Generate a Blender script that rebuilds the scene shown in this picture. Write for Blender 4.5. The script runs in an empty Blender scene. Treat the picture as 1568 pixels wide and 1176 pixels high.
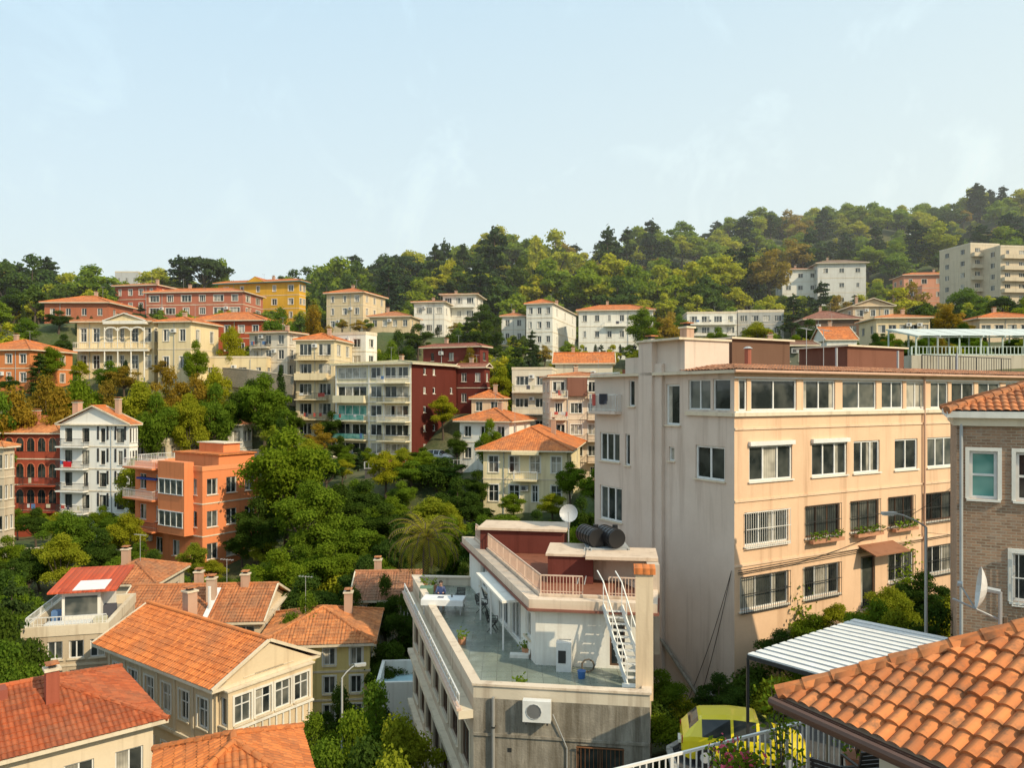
import bpy, math, random
import numpy as np
from mathutils import Vector
R=random.Random(7)
F=1180.; CU=784.; HV=605.
def sv(u,v,d): return ((u-CU)/F*d, d, -(v-HV)/F*d)
scene=bpy.context.scene
COL=scene.collection
# ------------------------------------------------------------ materials
class NT:
    def __init__(s,name):
        s.m=bpy.data.materials.new(name); s.m.use_nodes=True
        s.n=s.m.node_tree.nodes; s.l=s.m.node_tree.links
        s.b=s.n['Principled BSDF']; s.out=s.n['Material Output']
    def a(s,t,**k):
        nd=s.n.new(t)
        for q,v in k.items(): setattr(nd,q,v)
        return nd
    def c(s,a,b): s.l.new(a,b)
    def val(s,sock,v):
        if isinstance(v,bpy.types.NodeSocket): s.c(v,sock)
        else: sock.default_value=v
    def math(s,op,a,b=0.,c=0.,clamp=False):
        nd=s.a('ShaderNodeMath',operation=op,use_clamp=clamp)
        s.val(nd.inputs[0],a); s.val(nd.inputs[1],b); s.val(nd.inputs[2],c)
        return nd.outputs[0]
    def noise(s,vec,scale,detail=3,rough=.6):
        nd=s.a('ShaderNodeTexNoise'); nd.inputs['Scale'].default_value=scale
        nd.inputs['Detail'].default_value=detail; nd.inputs['Roughness'].default_value=rough
        if vec is not None: s.c(vec,nd.inputs['Vector'])
        return nd.outputs['Fac']
    def mapr(s,v,a,b,c,d):
        nd=s.a('ShaderNodeMapRange'); s.val(nd.inputs[0],v)
        for i,x in enumerate((a,b,c,d)): nd.inputs[i+1].default_value=x
        return nd.outputs[0]
    def mix(s,f,a,b,bt='MIX'):
        nd=s.a('ShaderNodeMix',data_type='RGBA',blend_type=bt)
        s.val(nd.inputs[0],f); s.val(nd.inputs[6],a if not isinstance(a,tuple) else (*a[:3],1)); s.val(nd.inputs[7],b if not isinstance(b,tuple) else (*b[:3],1))
        return nd.outputs[2]
    def pos(s): return s.a('ShaderNodeNewGeometry').outputs['Position']
    def scalev(s,v,sc):
        nd=s.a('ShaderNodeMapping'); s.c(v,nd.inputs[0]); nd.inputs['Scale'].default_value=sc; return nd.outputs[0]
    def bump(s,h,strength,dist):
        nd=s.a('ShaderNodeBump'); nd.inputs['Strength'].default_value=strength; nd.inputs['Distance'].default_value=dist
        s.c(h,nd.inputs['Height']); s.c(nd.outputs[0],s.b.inputs['Normal'])
    def base(s,x):
        s.val(s.b.inputs['Base Color'],x if not isinstance(x,tuple) else (*x[:3],1))
_mc={}
def cached(f):
    def g(*a):
        k=(f.__name__,)+a
        if k not in _mc: _mc[k]=f(*a)
        return _mc[k]
    return g
def mul(c,k): return tuple(x*k for x in c)
@cached
def plaster(col,dirt=.3):
    t=NT('plaster'); p=t.pos()
    n1=t.noise(p,.45,4,.65); n2=t.noise(t.scalev(p,(2.,2.,.14)),1.,3,.65); n3=t.noise(p,9,2)
    f1=t.mapr(n1,.35,.7,0,1); f2=t.mapr(n2,.52,.72,0,1)
    c=t.mix(t.math('MULTIPLY',f1,dirt),col,(col[0]*.72,col[1]*.68,col[2]*.64))
    c=t.mix(t.math('MULTIPLY',f2,dirt*1.3,clamp=True),c,(col[0]*.52,col[1]*.46,col[2]*.42))
    c=t.mix(t.mapr(n3,.3,.8,0,.25),c,mul(col,.8))
    t.base(c); t.b.inputs['Roughness'].default_value=.9; t.b.inputs['Specular IOR Level'].default_value=.2
    t.bump(n3,.25,.02); return t.m
@cached
def flat(name,col,rough=.6,metal=0.):
    t=NT(name); p=t.pos(); n=t.noise(p,3.,2)
    t.base(t.mix(t.mapr(n,.3,.75,0,.45),col,mul(col,.68)))
    t.b.inputs['Roughness'].default_value=rough; t.b.inputs['Metallic'].default_value=metal
    return t.m
@cached
def concrete(col):
    t=NT('stained_concrete'); p=t.pos()
    n1=t.noise(p,.8,5,.7); n2=t.noise(t.scalev(p,(2.2,2.2,.18)),1.2,4,.7); n3=t.noise(p,14,3)
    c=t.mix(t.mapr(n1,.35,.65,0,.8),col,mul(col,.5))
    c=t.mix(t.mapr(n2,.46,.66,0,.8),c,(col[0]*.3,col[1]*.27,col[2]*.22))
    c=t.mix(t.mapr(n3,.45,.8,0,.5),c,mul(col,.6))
    t.base(c); t.b.inputs['Roughness'].default_value=.95; t.bump(n3,.5,.03); return t.m
@cached
def tile(col,old=.4,w=.26,cc=.38):
    t=NT('roof_tiles'); uv=t.a('ShaderNodeUVMap').outputs[0]
    sp=t.a('ShaderNodeSeparateXYZ'); t.c(uv,sp.inputs[0])
    U=t.math('DIVIDE',sp.outputs[0],w); V=t.math('DIVIDE',sp.outputs[1],cc)
    rib=t.math('ABSOLUTE',t.math('SINE',t.math('MULTIPLY',U,math.pi)))
    saw=t.math('SUBTRACT',1.,t.math('FRACT',V))
    h=t.math('ADD',t.math('MULTIPLY',rib,.6),t.math('MULTIPLY',saw,.4))
    cb=t.a('ShaderNodeCombineXYZ'); t.c(t.math('FLOOR',U),cb.inputs[0]); t.c(t.math('FLOOR',V),cb.inputs[1])
    wn=t.a('ShaderNodeTexWhiteNoise',noise_dimensions='2D'); t.c(cb.outputs[0],wn.inputs['Vector'])
    p=t.pos(); n1=t.noise(p,.5,4,.7); n2=t.noise(p,5.,3,.7)
    c=t.mix(t.math('MULTIPLY',wn.outputs['Value'],.85),col,(col[0]*.58,col[1]*.5,col[2]*.5))
    c=t.mix(t.mapr(n1,.42,.66,0,old),c,(.22,.13,.08))
    c=t.mix(t.mapr(n2,.52,.72,0,old*1.1),c,(.12,.085,.055))
    c=t.mix(t.mapr(n2,.2,.42,.35,0),c,(min(1,col[0]*1.15),col[1]*1.4,col[2]*1.6))
    t.base(c); t.b.inputs['Roughness'].default_value=.85; t.b.inputs['Specular IOR Level'].default_value=.25
    t.bump(h,.9,.06); return t.m
@cached
def brick(col,mortar):
    t=NT('brick_masonry'); 
    uv=t.a('ShaderNodeUVMap').outputs[0]
    b=t.a('ShaderNodeTexBrick'); t.c(uv,b.inputs['Vector'])
    b.inputs['Scale'].default_value=1.; b.inputs['Brick Width'].default_value=.26; b.inputs['Row Height'].default_value=.09
    b.inputs['Mortar Size'].default_value=.012; b.inputs['Color1'].default_value=(*col,1); b.inputs['Color2'].default_value=(*mul(col,.55),1); b.inputs['Mortar'].default_value=(*mortar,1)
    n=t.noise(t.pos(),1.,4); n4=t.noise(t.pos(),5.,3)
    c=t.mix(t.mapr(n,.35,.7,0,.6),b.outputs['Color'],mul(col,.7)); c=t.mix(t.mapr(n4,.5,.8,0,.6),c,(.38,.32,.26))
    t.base(c); t.b.inputs['Roughness'].default_value=.95; t.bump(t.math('SUBTRACT',1.,b.outputs['Fac']),.6,.02); return t.m
@cached
def glassm(kind):
    t=NT('window_glass_'+kind); p=t.pos(); n=t.noise(p,.9,2); 
    if kind=='dark': c=t.mix(t.mapr(n,.4,.65,0,1),(.012,.016,.018),(.06,.065,.06))
    elif kind=='mid': c=t.mix(t.mapr(n,.4,.65,0,1),(.05,.06,.06),(.16,.16,.14))
    elif kind=='green': c=t.mix(t.mapr(n,.4,.65,0,1),(.06,.24,.21),(.22,.44,.38))
    else:
        sp=t.a('ShaderNodeSeparateXYZ'); t.c(p,sp.inputs[0])
        w=t.math('SINE',t.math('MULTIPLY',t.math('ADD',sp.outputs[0],sp.outputs[1]),38.))
        c=t.mix(t.mapr(w,-1,1,0,.6),(.52,.48,.4),(.3,.28,.24)); c=t.mix(t.mapr(n,.45,.6,0,.6),c,(.1,.1,.09))
    t.base(c); t.b.inputs['Roughness'].default_value=.06; t.b.inputs['Specular IOR Level'].default_value=.5
    t.bump(t.noise(p,1.7,1),.06,.05)
    return t.m
@cached
def leafm(c1,c2,tr=.35):
    t=NT('foliage'); 
    oi=t.a('ShaderNodeObjectInfo'); geo=t.a('ShaderNodeNewGeometry')
    n=t.noise(geo.outputs['Position'],.5,1,.5)
    f=t.math('ADD',t.math('MULTIPLY',t.mapr(n,.35,.65,0,1),.5),t.math('MULTIPLY',geo.outputs['Random Per Island'],.5))
    c=t.mix(f,c1,c2)
    c=t.mix(t.math('MULTIPLY',oi.outputs['Random'],.5),c,(c2[0]*1.15,c2[1]*.9,c1[2]*.7))
    d=t.a('ShaderNodeBsdfDiffuse'); tl=t.a('ShaderNodeBsdfTranslucent')
    t.c(c,d.inputs[0]); tc=t.mix(.5,c,(c2[0]*1.7,c2[1]*1.8,c2[2]*.6)); t.c(tc,tl.inputs[0])
    m=t.a('ShaderNodeMixShader'); m.inputs[0].default_value=tr; t.c(d.outputs[0],m.inputs[1]); t.c(tl.outputs[0],m.inputs[2])
    t.c(m.outputs[0],t.out.inputs[0]); t.n.remove(t.b); return t.m
@cached
def groundm():
    t=NT('ground_soil_grass'); p=t.pos(); n=t.noise(p,.12,4,.65); n2=t.noise(p,1.3,4,.7)
    c=t.mix(t.mapr(n,.4,.62,0,1),(.055,.08,.02),(.12,.11,.05)); c=t.mix(t.mapr(n2,.45,.7,0,.7),c,(.04,.06,.018))
    c=t.mix(t.mapr(n2,.2,.4,.5,0),c,(.2,.17,.12)); t.base(c); t.b.inputs['Roughness'].default_value=1.; t.bump(n2,.8,.25); return t.m
@cached
def asphalt():
    t=NT('asphalt'); p=t.pos(); n=t.noise(p,1.,4,.7); n2=t.noise(p,30,2)
    c=t.mix(t.mapr(n,.4,.7,0,1),(.05,.05,.05),(.09,.085,.08)); t.base(c); t.b.inputs['Roughness'].default_value=.9; t.bump(n2,.4,.01); return t.m
@cached
def terracefloor():
    t=NT('terrace_floor'); p=t.pos(); n=t.noise(p,.9,5,.7)
    b=t.a('ShaderNodeTexBrick'); t.c(p,b.inputs['Vector']); b.offset=0.; b.inputs['Scale'].default_value=1.
    b.inputs['Brick Width'].default_value=.6; b.inputs['Row Height'].default_value=.6; b.inputs['Mortar Size'].default_value=.012
    b.inputs['Color1'].default_value=(.24,.27,.22,1); b.inputs['Color2'].default_value=(.19,.22,.18,1); b.inputs['Mortar'].default_value=(.11,.12,.10,1)
    c=t.mix(t.mapr(n,.42,.66,0,.7),b.outputs['Color'],(.13,.14,.11)); t.base(c)
    t.c(t.mapr(n,.4,.65,.14,.55),t.b.inputs['Roughness']); return t.m
@cached
def carpaint(col):
    t=NT('car_paint'); t.base(col); t.b.inputs['Roughness'].default_value=.3; t.b.inputs['Coat Weight'].default_value=.6; return t.m
FW=flat('white_frame',(.74,.73,.7),.5); FB=flat('brown_frame',(.11,.06,.035),.5); FD=flat('dark_frame',(.035,.03,.03),.4)
TRIM=plaster((.71,.61,.46),.4); TRIMW=plaster((.77,.74,.67),.3)
IRON=flat('iron',(.03,.03,.03),.5); WRAIL=flat('painted_rail',(.72,.7,.66),.5); PRAIL=flat('pink_rail',(.66,.47,.36),.55)
STEEL=flat('grey_metal',(.4,.41,.41),.45); BLACK=flat('black_plastic',(.015,.015,.017),.35)
T1=(.68,.215,.06); T2=(.56,.215,.085); T3=(.68,.26,.09); T4=(.46,.21,.11)
# ------------------------------------------------------------ mesh builder
class Ob:
    def __init__(s,name,loc=(0,0,0),yaw=0.,single=False):
        s.name=name;s.loc=loc;s.yaw=yaw;s.single=single;s.parts={}
    def mb(s,part,mat):
        k=(part,mat.name)
        if k not in s.parts: s.parts[k]=([],[],[],mat)
        return s.parts[k]
    def poly(s,part,mat,pts,uv=None):
        V,Fc,U,_=s.mb(part,mat); i=len(V); V.extend([tuple(p) for p in pts]); Fc.append(tuple(range(i,i+len(pts))))
        if uv is None:
            a=Vector(pts[1])-Vector(pts[0]); h=Vector((a.x,a.y,0))
            if h.length<1e-5:
                a=Vector(pts[2])-Vector(pts[1]); h=Vector((a.x,a.y,0))
            if h.length<1e-5: h=Vector((1,0,0))
            h.normalize(); uv=[(p[0]*h.x+p[1]*h.y,p[2]) for p in pts]
        U.extend(uv)
    def obox(s,part,mat,o,a,b,c):
        o=Vector(o);a=Vector(a);b=Vector(b);c=Vector(c)
        P=[o,o+a,o+a+b,o+b,o+c,o+a+c,o+a+b+c,o+b+c]
        for f in ((0,3,2,1),(4,5,6,7),(0,1,5,4),(1,2,6,5),(2,3,7,6),(3,0,4,7)):
            s.poly(part,mat,[P[i] for i in f])
    def box(s,part,mat,x0,y0,z0,x1,y1,z1):
        s.obox(part,mat,(x0,y0,z0),(x1-x0,0,0),(0,y1-y0,0),(0,0,z1-z0))
    def beam(s,part,mat,p,q,w,h):
        p=Vector(p);q=Vector(q);d=(q-p); 
        if d.length<1e-6:return
        sd=Vector((-d.y,d.x,0)); 
        if sd.length<1e-6: sd=Vector((1,0,0))
        sd.normalize(); up=d.cross(sd).normalized()
        if up.z<0: up=-up
        s.obox(part,mat,p-sd*w/2-up*h/2,d,sd*w,up*h)
    def tube(s,part,mat,p,q,r0,r1=None,n=6,cap=True):
        if r1 is None:r1=r0
        p=Vector(p);q=Vector(q);d=(q-p).normalized(); a=d.orthogonal().normalized(); b=d.cross(a)
        A=[p+(a*math.cos(2*math.pi*i/n)+b*math.sin(2*math.pi*i/n))*r0 for i in range(n)]
        B=[q+(a*math.cos(2*math.pi*i/n)+b*math.sin(2*math.pi*i/n))*r1 for i in range(n)]
        for i in range(n):
            j=(i+1)%n; s.poly(part,mat,[A[i],A[j],B[j],B[i]])
        if cap: s.poly(part,mat,A[::-1]); s.poly(part,mat,B)
    def wire(s,part,mat,p,q,sag,r=.015,n=12):
        p=Vector(p);q=Vector(q); f=lambda t:p.lerp(q,t)-Vector((0,0,sag*4*t*(1-t)))
        for i in range(n): s.tube(part,mat,f(i/n),f((i+1)/n),r,r,4,False)
    def finish(s):
        def mk(name,groups):
            me=bpy.data.meshes.new(name); V=[];Fc=[];U=[];mi=[]
            for gi,(v,f,u,m) in enumerate(groups):
                o=len(V); V+=v; Fc+=[tuple(i+o for i in x) for x in f]; U+=u; mi+=[gi]*len(f); me.materials.append(m)
            me.from_pydata(V,[],Fc); me.polygons.foreach_set('material_index',mi)
            uvl=me.uv_layers.new(name='UVMap'); uvl.data.foreach_set('uv',np.array(U,dtype=np.float32).ravel())
            me.update(); ob=bpy.data.objects.new(name,me); COL.objects.link(ob); return ob
        if s.single:
            ob=mk(s.name,list(s.parts.values())); ob.location=s.loc; ob.rotation_euler=(0,0,s.yaw); s.o=ob; return ob
        e=bpy.data.objects.new(s.name,None); COL.objects.link(e); e.location=s.loc; e.rotation_euler=(0,0,s.yaw)
        by={}
        for (pt,_),g in s.parts.items(): by.setdefault(pt,[]).append(g)
        for pt,gs in by.items():
            o=mk(pt,gs); o.parent=e
        s.o=e; return e
# ------------------------------------------------------------ facade
def win(u0,u1,z0,z1,**k): return dict(r=(u0,u1,z0,z1),**k)
def pickglass():
    r=R.random(); return glassm('dark' if r<.5 else ('mid' if r<.74 else 'curtain'))
def facade(B,p0,p1,z0,z1,wins=(),wall=None,rec=.16,part='walls'):
    dx,dy=p1[0]-p0[0],p1[1]-p0[1];W=math.hypot(dx,dy);dx/=W;dy/=W;nx,ny=dy,-dx
    def P(u,z,w=0.): return (p0[0]+dx*u+nx*w,p0[1]+dy*u+ny*w,z)
    wins=[w for w in wins if w['r'][0]>.02 and w['r'][1]<W-.02 and w['r'][3]<z1-.01 and w['r'][2]>z0]
    us=sorted({0.,W}|{w['r'][0] for w in wins}|{w['r'][1] for w in wins}); zs=sorted({z0,z1}|{w['r'][2] for w in wins}|{w['r'][3] for w in wins})
    for j in range(len(zs)-1):
        zm=(zs[j]+zs[j+1])/2; st=None
        for i in range(len(us)-1):
            um=(us[i]+us[i+1])/2
            hole=any(w['r'][0]<um<w['r'][1] and w['r'][2]<zm<w['r'][3] for w in wins)
            if not hole and st is None: st=us[i]
            if (hole or i==len(us)-2) and st is not None:
                e=us[i] if hole else us[i+1]
                B.poly(part,wall,[P(st,zs[j]),P(e,zs[j]),P(e,zs[j+1]),P(st,zs[j+1])]); st=None
    for w in wins: window(B,P,w,wall,rec,part)
    return P
def bar(B,P,part,mat,u0,u1,z0,z1,w0,w1):
    o=Vector(P(u0,z0,w0)); B.obox(part,mat,o,Vector(P(u1,z0,w0))-o,Vector(P(u0,z0,w1))-o,Vector(P(u0,z1,w0))-o)
def window(B,P,w,wall,rec,part):
    u0,u1,a,b=w['r']; fr=w.get('frame',FW); fw=w.get('fw',.065); nm=w.get('nm',1); rec=w.get('rec',rec)
    for q in ([P(u0,a),P(u0,b),P(u0,b,-rec),P(u0,a,-rec)],[P(u1,a),P(u1,a,-rec),P(u1,b,-rec),P(u1,b)],
              [P(u0,b),P(u1,b),P(u1,b,-rec),P(u0,b,-rec)],[P(u0,a),P(u0,a,-rec),P(u1,a,-rec),P(u1,a)]): B.poly(part,wall,q)
    n=max(1,nm+1); pane=(u1-u0)/n; base=w.get('glass')
    g0=base or pickglass()
    for i in range(n):
        g=g0 if (base or R.random()<.7) else pickglass()
        B.poly('window_glass',g,[P(u0+i*pane,a,-rec+.025),P(u0+(i+1)*pane,a,-rec+.025),P(u0+(i+1)*pane,b,-rec+.025),P(u0+i*pane,b,-rec+.025)])
        if w.get('curt',R.random()<.35) and g is glassm('dark'):
            cw=pane*R.uniform(.2,.45); s0=u0+i*pane+(0 if i%2==0 else pane-cw)
            B.poly('curtains',glassm('curtain'),[P(s0,a,-rec+.03),P(s0+cw,a,-rec+.03),P(s0+cw,b,-rec+.03),P(s0,b,-rec+.03)])
    w0,w1=-rec+.005,-rec+.08
    if fr is not None:
        bar(B,P,'window_frames',fr,u0+.001,u0+fw,a+.001,b-.001,w0,w1); bar(B,P,'window_frames',fr,u1-fw,u1-.001,a+.001,b-.001,w0,w1)
        bar(B,P,'window_frames',fr,u0+fw,u1-fw,a+.001,a+fw,w0,w1); bar(B,P,'window_frames',fr,u0+fw,u1-fw,b-fw,b-.001,w0,w1)
        for i in range(1,n): bar(B,P,'window_frames',fr,u0+i*pane-fw*.5,u0+i*pane+fw*.5,a+fw,b-fw,w0,w1-.01)
        if w.get('tr'): 
            zt=a+(b-a)*w['tr']; bar(B,P,'window_frames',fr,u0+fw,u1-fw,zt-fw*.4,zt+fw*.4,w0,w1-.02)
    if w.get('sill',True): bar(B,P,'sills',w.get('sillm',TRIM),u0-.08,u1+.08,a-.07,a-.002,.002,.09)
    if w.get('sur'):
        m=w['sur'];s=.11
        bar(B,P,'window_surrounds',m,u0-s,u0,a,b+s,.003,.035); bar(B,P,'window_surrounds',m,u1,u1+s,a,b+s,.003,.035); bar(B,P,'window_surrounds',m,u0,u1,b,b+s,.003,.035)
    if w.get('hood'): bar(B,P,'shutter_boxes',FW,u0-.06,u1+.06,b,b+.2,.003,.16)
    if w.get('grill'):
        m=w['grill']; k=int((u1-u0)/.14)
        for i in range(k+1):
            u=u0+(u1-u0)*i/k; bar(B,P,'window_grilles',m,u-.009,u+.009,a-.1,b,.12,.138)
        for z in (a-.1,a+(b-a)*.5,b): bar(B,P,'window_grilles',m,u0-.02,u1+.02,z-.012,z+.012,.1,.158)
def balcony(B,P,u0,u1,z,dep,rail,slab,sp=.2,h=.95,solid=False,glass=None):
    bar(B,P,'balconies',slab,u0,u1,z-.16,z,.004,dep)
    if solid:
        bar(B,P,'balconies',slab,u0,u1,z,z+h,dep-.12,dep-.002); bar(B,P,'balconies',slab,u0,u0+.12,z,z+h,.004,dep-.12); bar(B,P,'balconies',slab,u1-.12,u1,z,z+h,.004,dep-.12)
        return
    e=dep-.06
    bar(B,P,'railings',rail,u0,u1,z+h-.05,z+h,e-.025,e+.025); bar(B,P,'railings',rail,u0,u1,z+.08,z+.11,e-.015,e+.015)
    for uu in (u0,u1-.04): bar(B,P,'railings',rail,uu,uu+.04,z+h-.05,z+h,.005,e-.025)
    if glass:
        bar(B,P,'glass_panels',glass,u0+.03,u1-.03,z+.12,z+h-.06,e-.01,e+.01); sp=1.2
    k=max(2,int((u1-u0)/sp))
    for i in range(k+1):
        u=u0+.02+(u1-u0-.04)*i/k; bar(B,P,'railings',rail,u-.012,u+.012,z,z+h-.05,e-.012,e+.012)
    k=max(1,int(dep/sp))
    for i in range(k):
        ww=.05+e*i/k
        for uu in (u0+.01,u1-.03): bar(B,P,'railings',rail,uu,uu+.022,z,z+h-.05,ww,ww+.022)
    if R.random()<.5:
        for q in range(R.randint(1,4)):
            u=R.uniform(u0+.3,u1-.3); m=R.choice(CLOTH); ww=min(u1-.05,u+R.uniform(.3,.7)); bar(B,P,'laundry',m,u,ww,z+h-R.uniform(.35,.7),z+h+.02,e+.03,e+.045)
CLOTH=[flat('laundry',c,.9) for c in ((.6,.6,.6),(.1,.2,.4),(.45,.08,.06),(.55,.5,.35),(.08,.08,.1))]
def railing(B,part,mat,pts,h,sp=.14,r=.012,top=.025):
    for p,q in zip(pts[:-1],pts[1:]):
        p=Vector(p);q=Vector(q);U=Vector((0,0,h))
        B.beam(part,mat,p+U,q+U,top*2,top*2); B.beam(part,mat,p+Vector((0,0,.1)),q+Vector((0,0,.1)),top,top)
        k=max(1,int((q-p).length/sp))
        for i in range(k+1):
            a=p.lerp(q,i/k); rr=r*2.2 if i%10==0 else r; B.obox(part,mat,a-Vector((rr,rr,0)),(2*rr,0,0),(0,2*rr,0),(0,0,h-.01))
def acunit(B,P,u,z,part='air_conditioner'):
    bar(B,P,part,FW,u,u+.85,z,z+.6,.08,.38); bar(B,P,part,flat('fan_grille',(.16,.16,.16),.5),u+.12,u+.55,z+.08,z+.5,.381,.385); bar(B,P,part,IRON,u+.1,u+.14,z-.06,z,.003,.36); bar(B,P,part,IRON,u+.7,u+.74,z-.06,z,.003,.36)
def leafy(B,part,mat,gen,n,s):
    for q in range(n):
        c=Vector(gen()); v1=Vector((R.gauss(0,1),R.gauss(0,1),R.gauss(0,1))).normalized(); v2=v1.orthogonal().normalized(); k=s*R.uniform(.6,1.3)
        B.poly(part,mat,[c+v1*k,c+v2*k*.55,c-v1*k,c-v2*k*.55])
# ------------------------------------------------------------ roofs
def roof_face(B,mat,e0,ed,L,nd,run,tan,cl,cr,hi=False,part='roof',w=.21,c=.34,amp=.035):
    sl=math.sqrt(1+tan*tan)
    def Q(u,h,off=0.): return (e0[0]+ed[0]*u+nd[0]*(h-tan/sl*off),e0[1]+ed[1]*u+nd[1]*(h-tan/sl*off),e0[2]+h*tan+off/sl)
    A=lambda h:h*cl
    Bb=lambda h:L-h*cr
    if not hi:
        a,b=A(run),Bb(run)
        if b-a<.02: pts=[(0,0),(L,0),((a+b)/2,run)]
        else: pts=[(0,0),(L,0),(b,run),(a,run)]
        B.poly(part,mat,[Q(*p) for p in pts],[(p[0],p[1]*sl) for p in pts]); return
    V,Fc,U,_=B.mb(part,mat)
    hs=[];nC=max(1,int(run*sl/c)); 
    for j in range(nC):
        hs.append((run*j/nC,amp*.8)); hs.append((run*(j+1)/nC-.0005,0.))
    seg=6; nu=int(L/w*seg)+1; o=len(V); us=[min(L,i*w/seg) for i in range(nu+1)]
    lines=[]; rr_=random.Random(len(V)+int(L*10))
    for q,(h,t) in enumerate(hs):
        a,b=A(h),Bb(h); ln=[]
        if q%2==0: jit=[rr_.uniform(-.35,.35)*amp for _ in range(int(L/w)+3)]
        for u in us:
            uu=min(max(u,a),max(a,b)); ln.append(uu); jj=jit[int(uu/w)] if q%2==0 else 0
            V.append(Q(uu,h,t+jj+amp*abs(math.sin(math.pi*uu/w))**.8))
        lines.append(ln)
    n=len(us)
    for j in range(len(hs)-1):
        for i in range(n-1):
            if lines[j][i+1]-lines[j][i]<1e-5 and lines[j+1][i+1]-lines[j+1][i]<1e-5: continue
            Fc.append((o+j*n+i,o+j*n+i+1,o+(j+1)*n+i+1,o+(j+1)*n+i))
            for (jj,ii) in ((j,i),(j,i+1),(j+1,i+1),(j+1,i)): U.append((lines[jj][ii],hs[jj][0]*sl+(.003 if jj%2==0 else -.003)))
def caps(B,mat,p,q,hi,r=.12):
    p=Vector(p)+Vector((0,0,.03));q=Vector(q)+Vector((0,0,.03))
    if not hi: B.tube('ridge_caps',mat,p,q,r,r,6); return
    n=max(1,int((q-p).length/.36))
    for i in range(n): B.tube('ridge_caps',mat,p.lerp(q,i/n),p.lerp(q,(i+1.12)/n),r*1.12,r*.9,8)
def roof(B,W,D,z,kind,tan,ov,mat,hi=False,x0=0,y0=0,wall=None,slab=None,th=.16):
    X0,Y0,X1,Y1=x0-ov,y0-ov,x0+W+ov,y0+D+ov; WW,DD=X1-X0,Y1-Y0
    B.box('eaves',slab or TRIM,X0,Y0,z-th,X1,Y1,z)
    zz=z+.004
    if kind=='hip': run=min(WW,DD)/2; fs=[0,1,2,3]; k=1
    elif kind=='gx': run=DD/2; fs=[0,2]; k=0
    elif kind=='gy': run=WW/2; fs=[1,3]; k=0
    fd=[((X0,Y0,zz),(1,0),WW,(0,1)),((X1,Y0,zz),(0,1),DD,(-1,0)),((X1,Y1,zz),(-1,0),WW,(0,-1)),((X0,Y1,zz),(0,-1),DD,(1,0))]
    for i in fs:
        e,ed,L,nd=fd[i]; roof_face(B,mat,e,ed,L,nd,run,tan,k,k,hi and i!=2)
    zr=zz+run*tan
    if kind=='hip':
        if WW>=DD: r1=(X0+run,Y0+run,zr); r2=(X1-run,Y0+run,zr); prs=[((X0,Y0,zz),r1),((X0,Y1,zz),r1),((X1,Y0,zz),r2),((X1,Y1,zz),r2),(r1,r2)]
        else: r1=(X0+run,Y0+run,zr); r2=(X0+run,Y1-run,zr); prs=[((X0,Y0,zz),r1),((X1,Y0,zz),r1),((X0,Y1,zz),r2),((X1,Y1,zz),r2),(r1,r2)]
        for a,b in prs:
            if (Vector(a)-Vector(b)).length>.1: caps(B,mat,a,b,hi)
    elif kind=='gx':
        caps(B,mat,(X0,Y0+run,zr),(X1,Y0+run,zr),hi)
        for xx in (x0+.001,x0+W-.001): B.poly('walls',wall,[(xx,y0,z),(xx,y0+D,z),(xx,y0+D/2,z+D/2*tan+ov*tan-.05)])
        for xx in (X0,X1):
            B.beam('verges',slab or TRIM,(xx,Y0,z+.02),(xx,Y0+run,zr+.0),.1,.16); B.beam('verges',slab or TRIM,(xx,Y1,z+.02),(xx,Y0+run,zr),.1,.16)
    elif kind=='gy':
        caps(B,mat,(X0+run,Y0,zr),(X0+run,Y1,zr),hi)
        for yy in (y0+.001,y0+D-.001): B.poly('walls',wall,[(x0,yy,z),(x0+W,yy,z),(x0+W/2,yy,z+W/2*tan+ov*tan-.05)])
        for yy in (Y0,Y1):
            B.beam('verges',slab or TRIM,(X0,yy,z+.02),(X0+run,yy,zr),.1,.16); B.beam('verges',slab or TRIM,(X1,yy,z+.02),(X0+run,yy,zr),.1,.16)
    return zr
def chimney(B,x,y,z,h,w=.5,mat=None,part='chimney'):
    mat=mat or plaster((.5,.33,.24),.5)
    B.box(part,mat,x-w/2,y-w/2,z,x+w/2,y+w/2,z+h); B.box(part,TRIM,x-w/2-.07,y-w/2-.07,z+h+.001,x+w/2+.07,y+w/2+.07,z+h+.09)
    B.box(part,IRON,x-w/4,y-w/4,z+h+.091,x+w/4,y+w/4,z+h+.25); B.box(part,tile(T2,.5),x-w/2,y-w/2,z+h+.251,x+w/2,y+w/2,z+h+.31)
def dish(B,p,r,dirv,part='satellite_dish',mat=None):
    mat=mat or flat('dish_white',(.6,.6,.58),.4); d=Vector(dirv).normalized(); a=d.orthogonal().normalized(); b=d.cross(a); p=Vector(p)
    rings=[]
    for k in range(5):
        rr=r*k/4; rings.append([p+d*(rr*rr/r*.35)+(a*math.cos(t*math.pi/8)+b*math.sin(t*math.pi/8))*rr for t in range(16)])
    for k in range(4):
        for t in range(16):
            u=(t+1)%16
            if k==0: B.poly(part,mat,[rings[0][0],rings[1][t],rings[1][u]])
            else: B.poly(part,mat,[rings[k][t],rings[k+1][t],rings[k+1][u],rings[k][u]])
    lo=min(rings[4],key=lambda v:v.z)
    B.tube(part,STEEL,lo,p+d*r*1.1,.012,.012,5); B.tube(part,STEEL,p+d*r*1.0,p+d*r*1.2,.04,.04,6)
    B.tube(part,STEEL,p,p-d*.15,.04,.04,6); B.tube(part,STEEL,p-d*.15,p-d*.15-Vector((0,0,r*1.6)),.025,.025,6)
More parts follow.
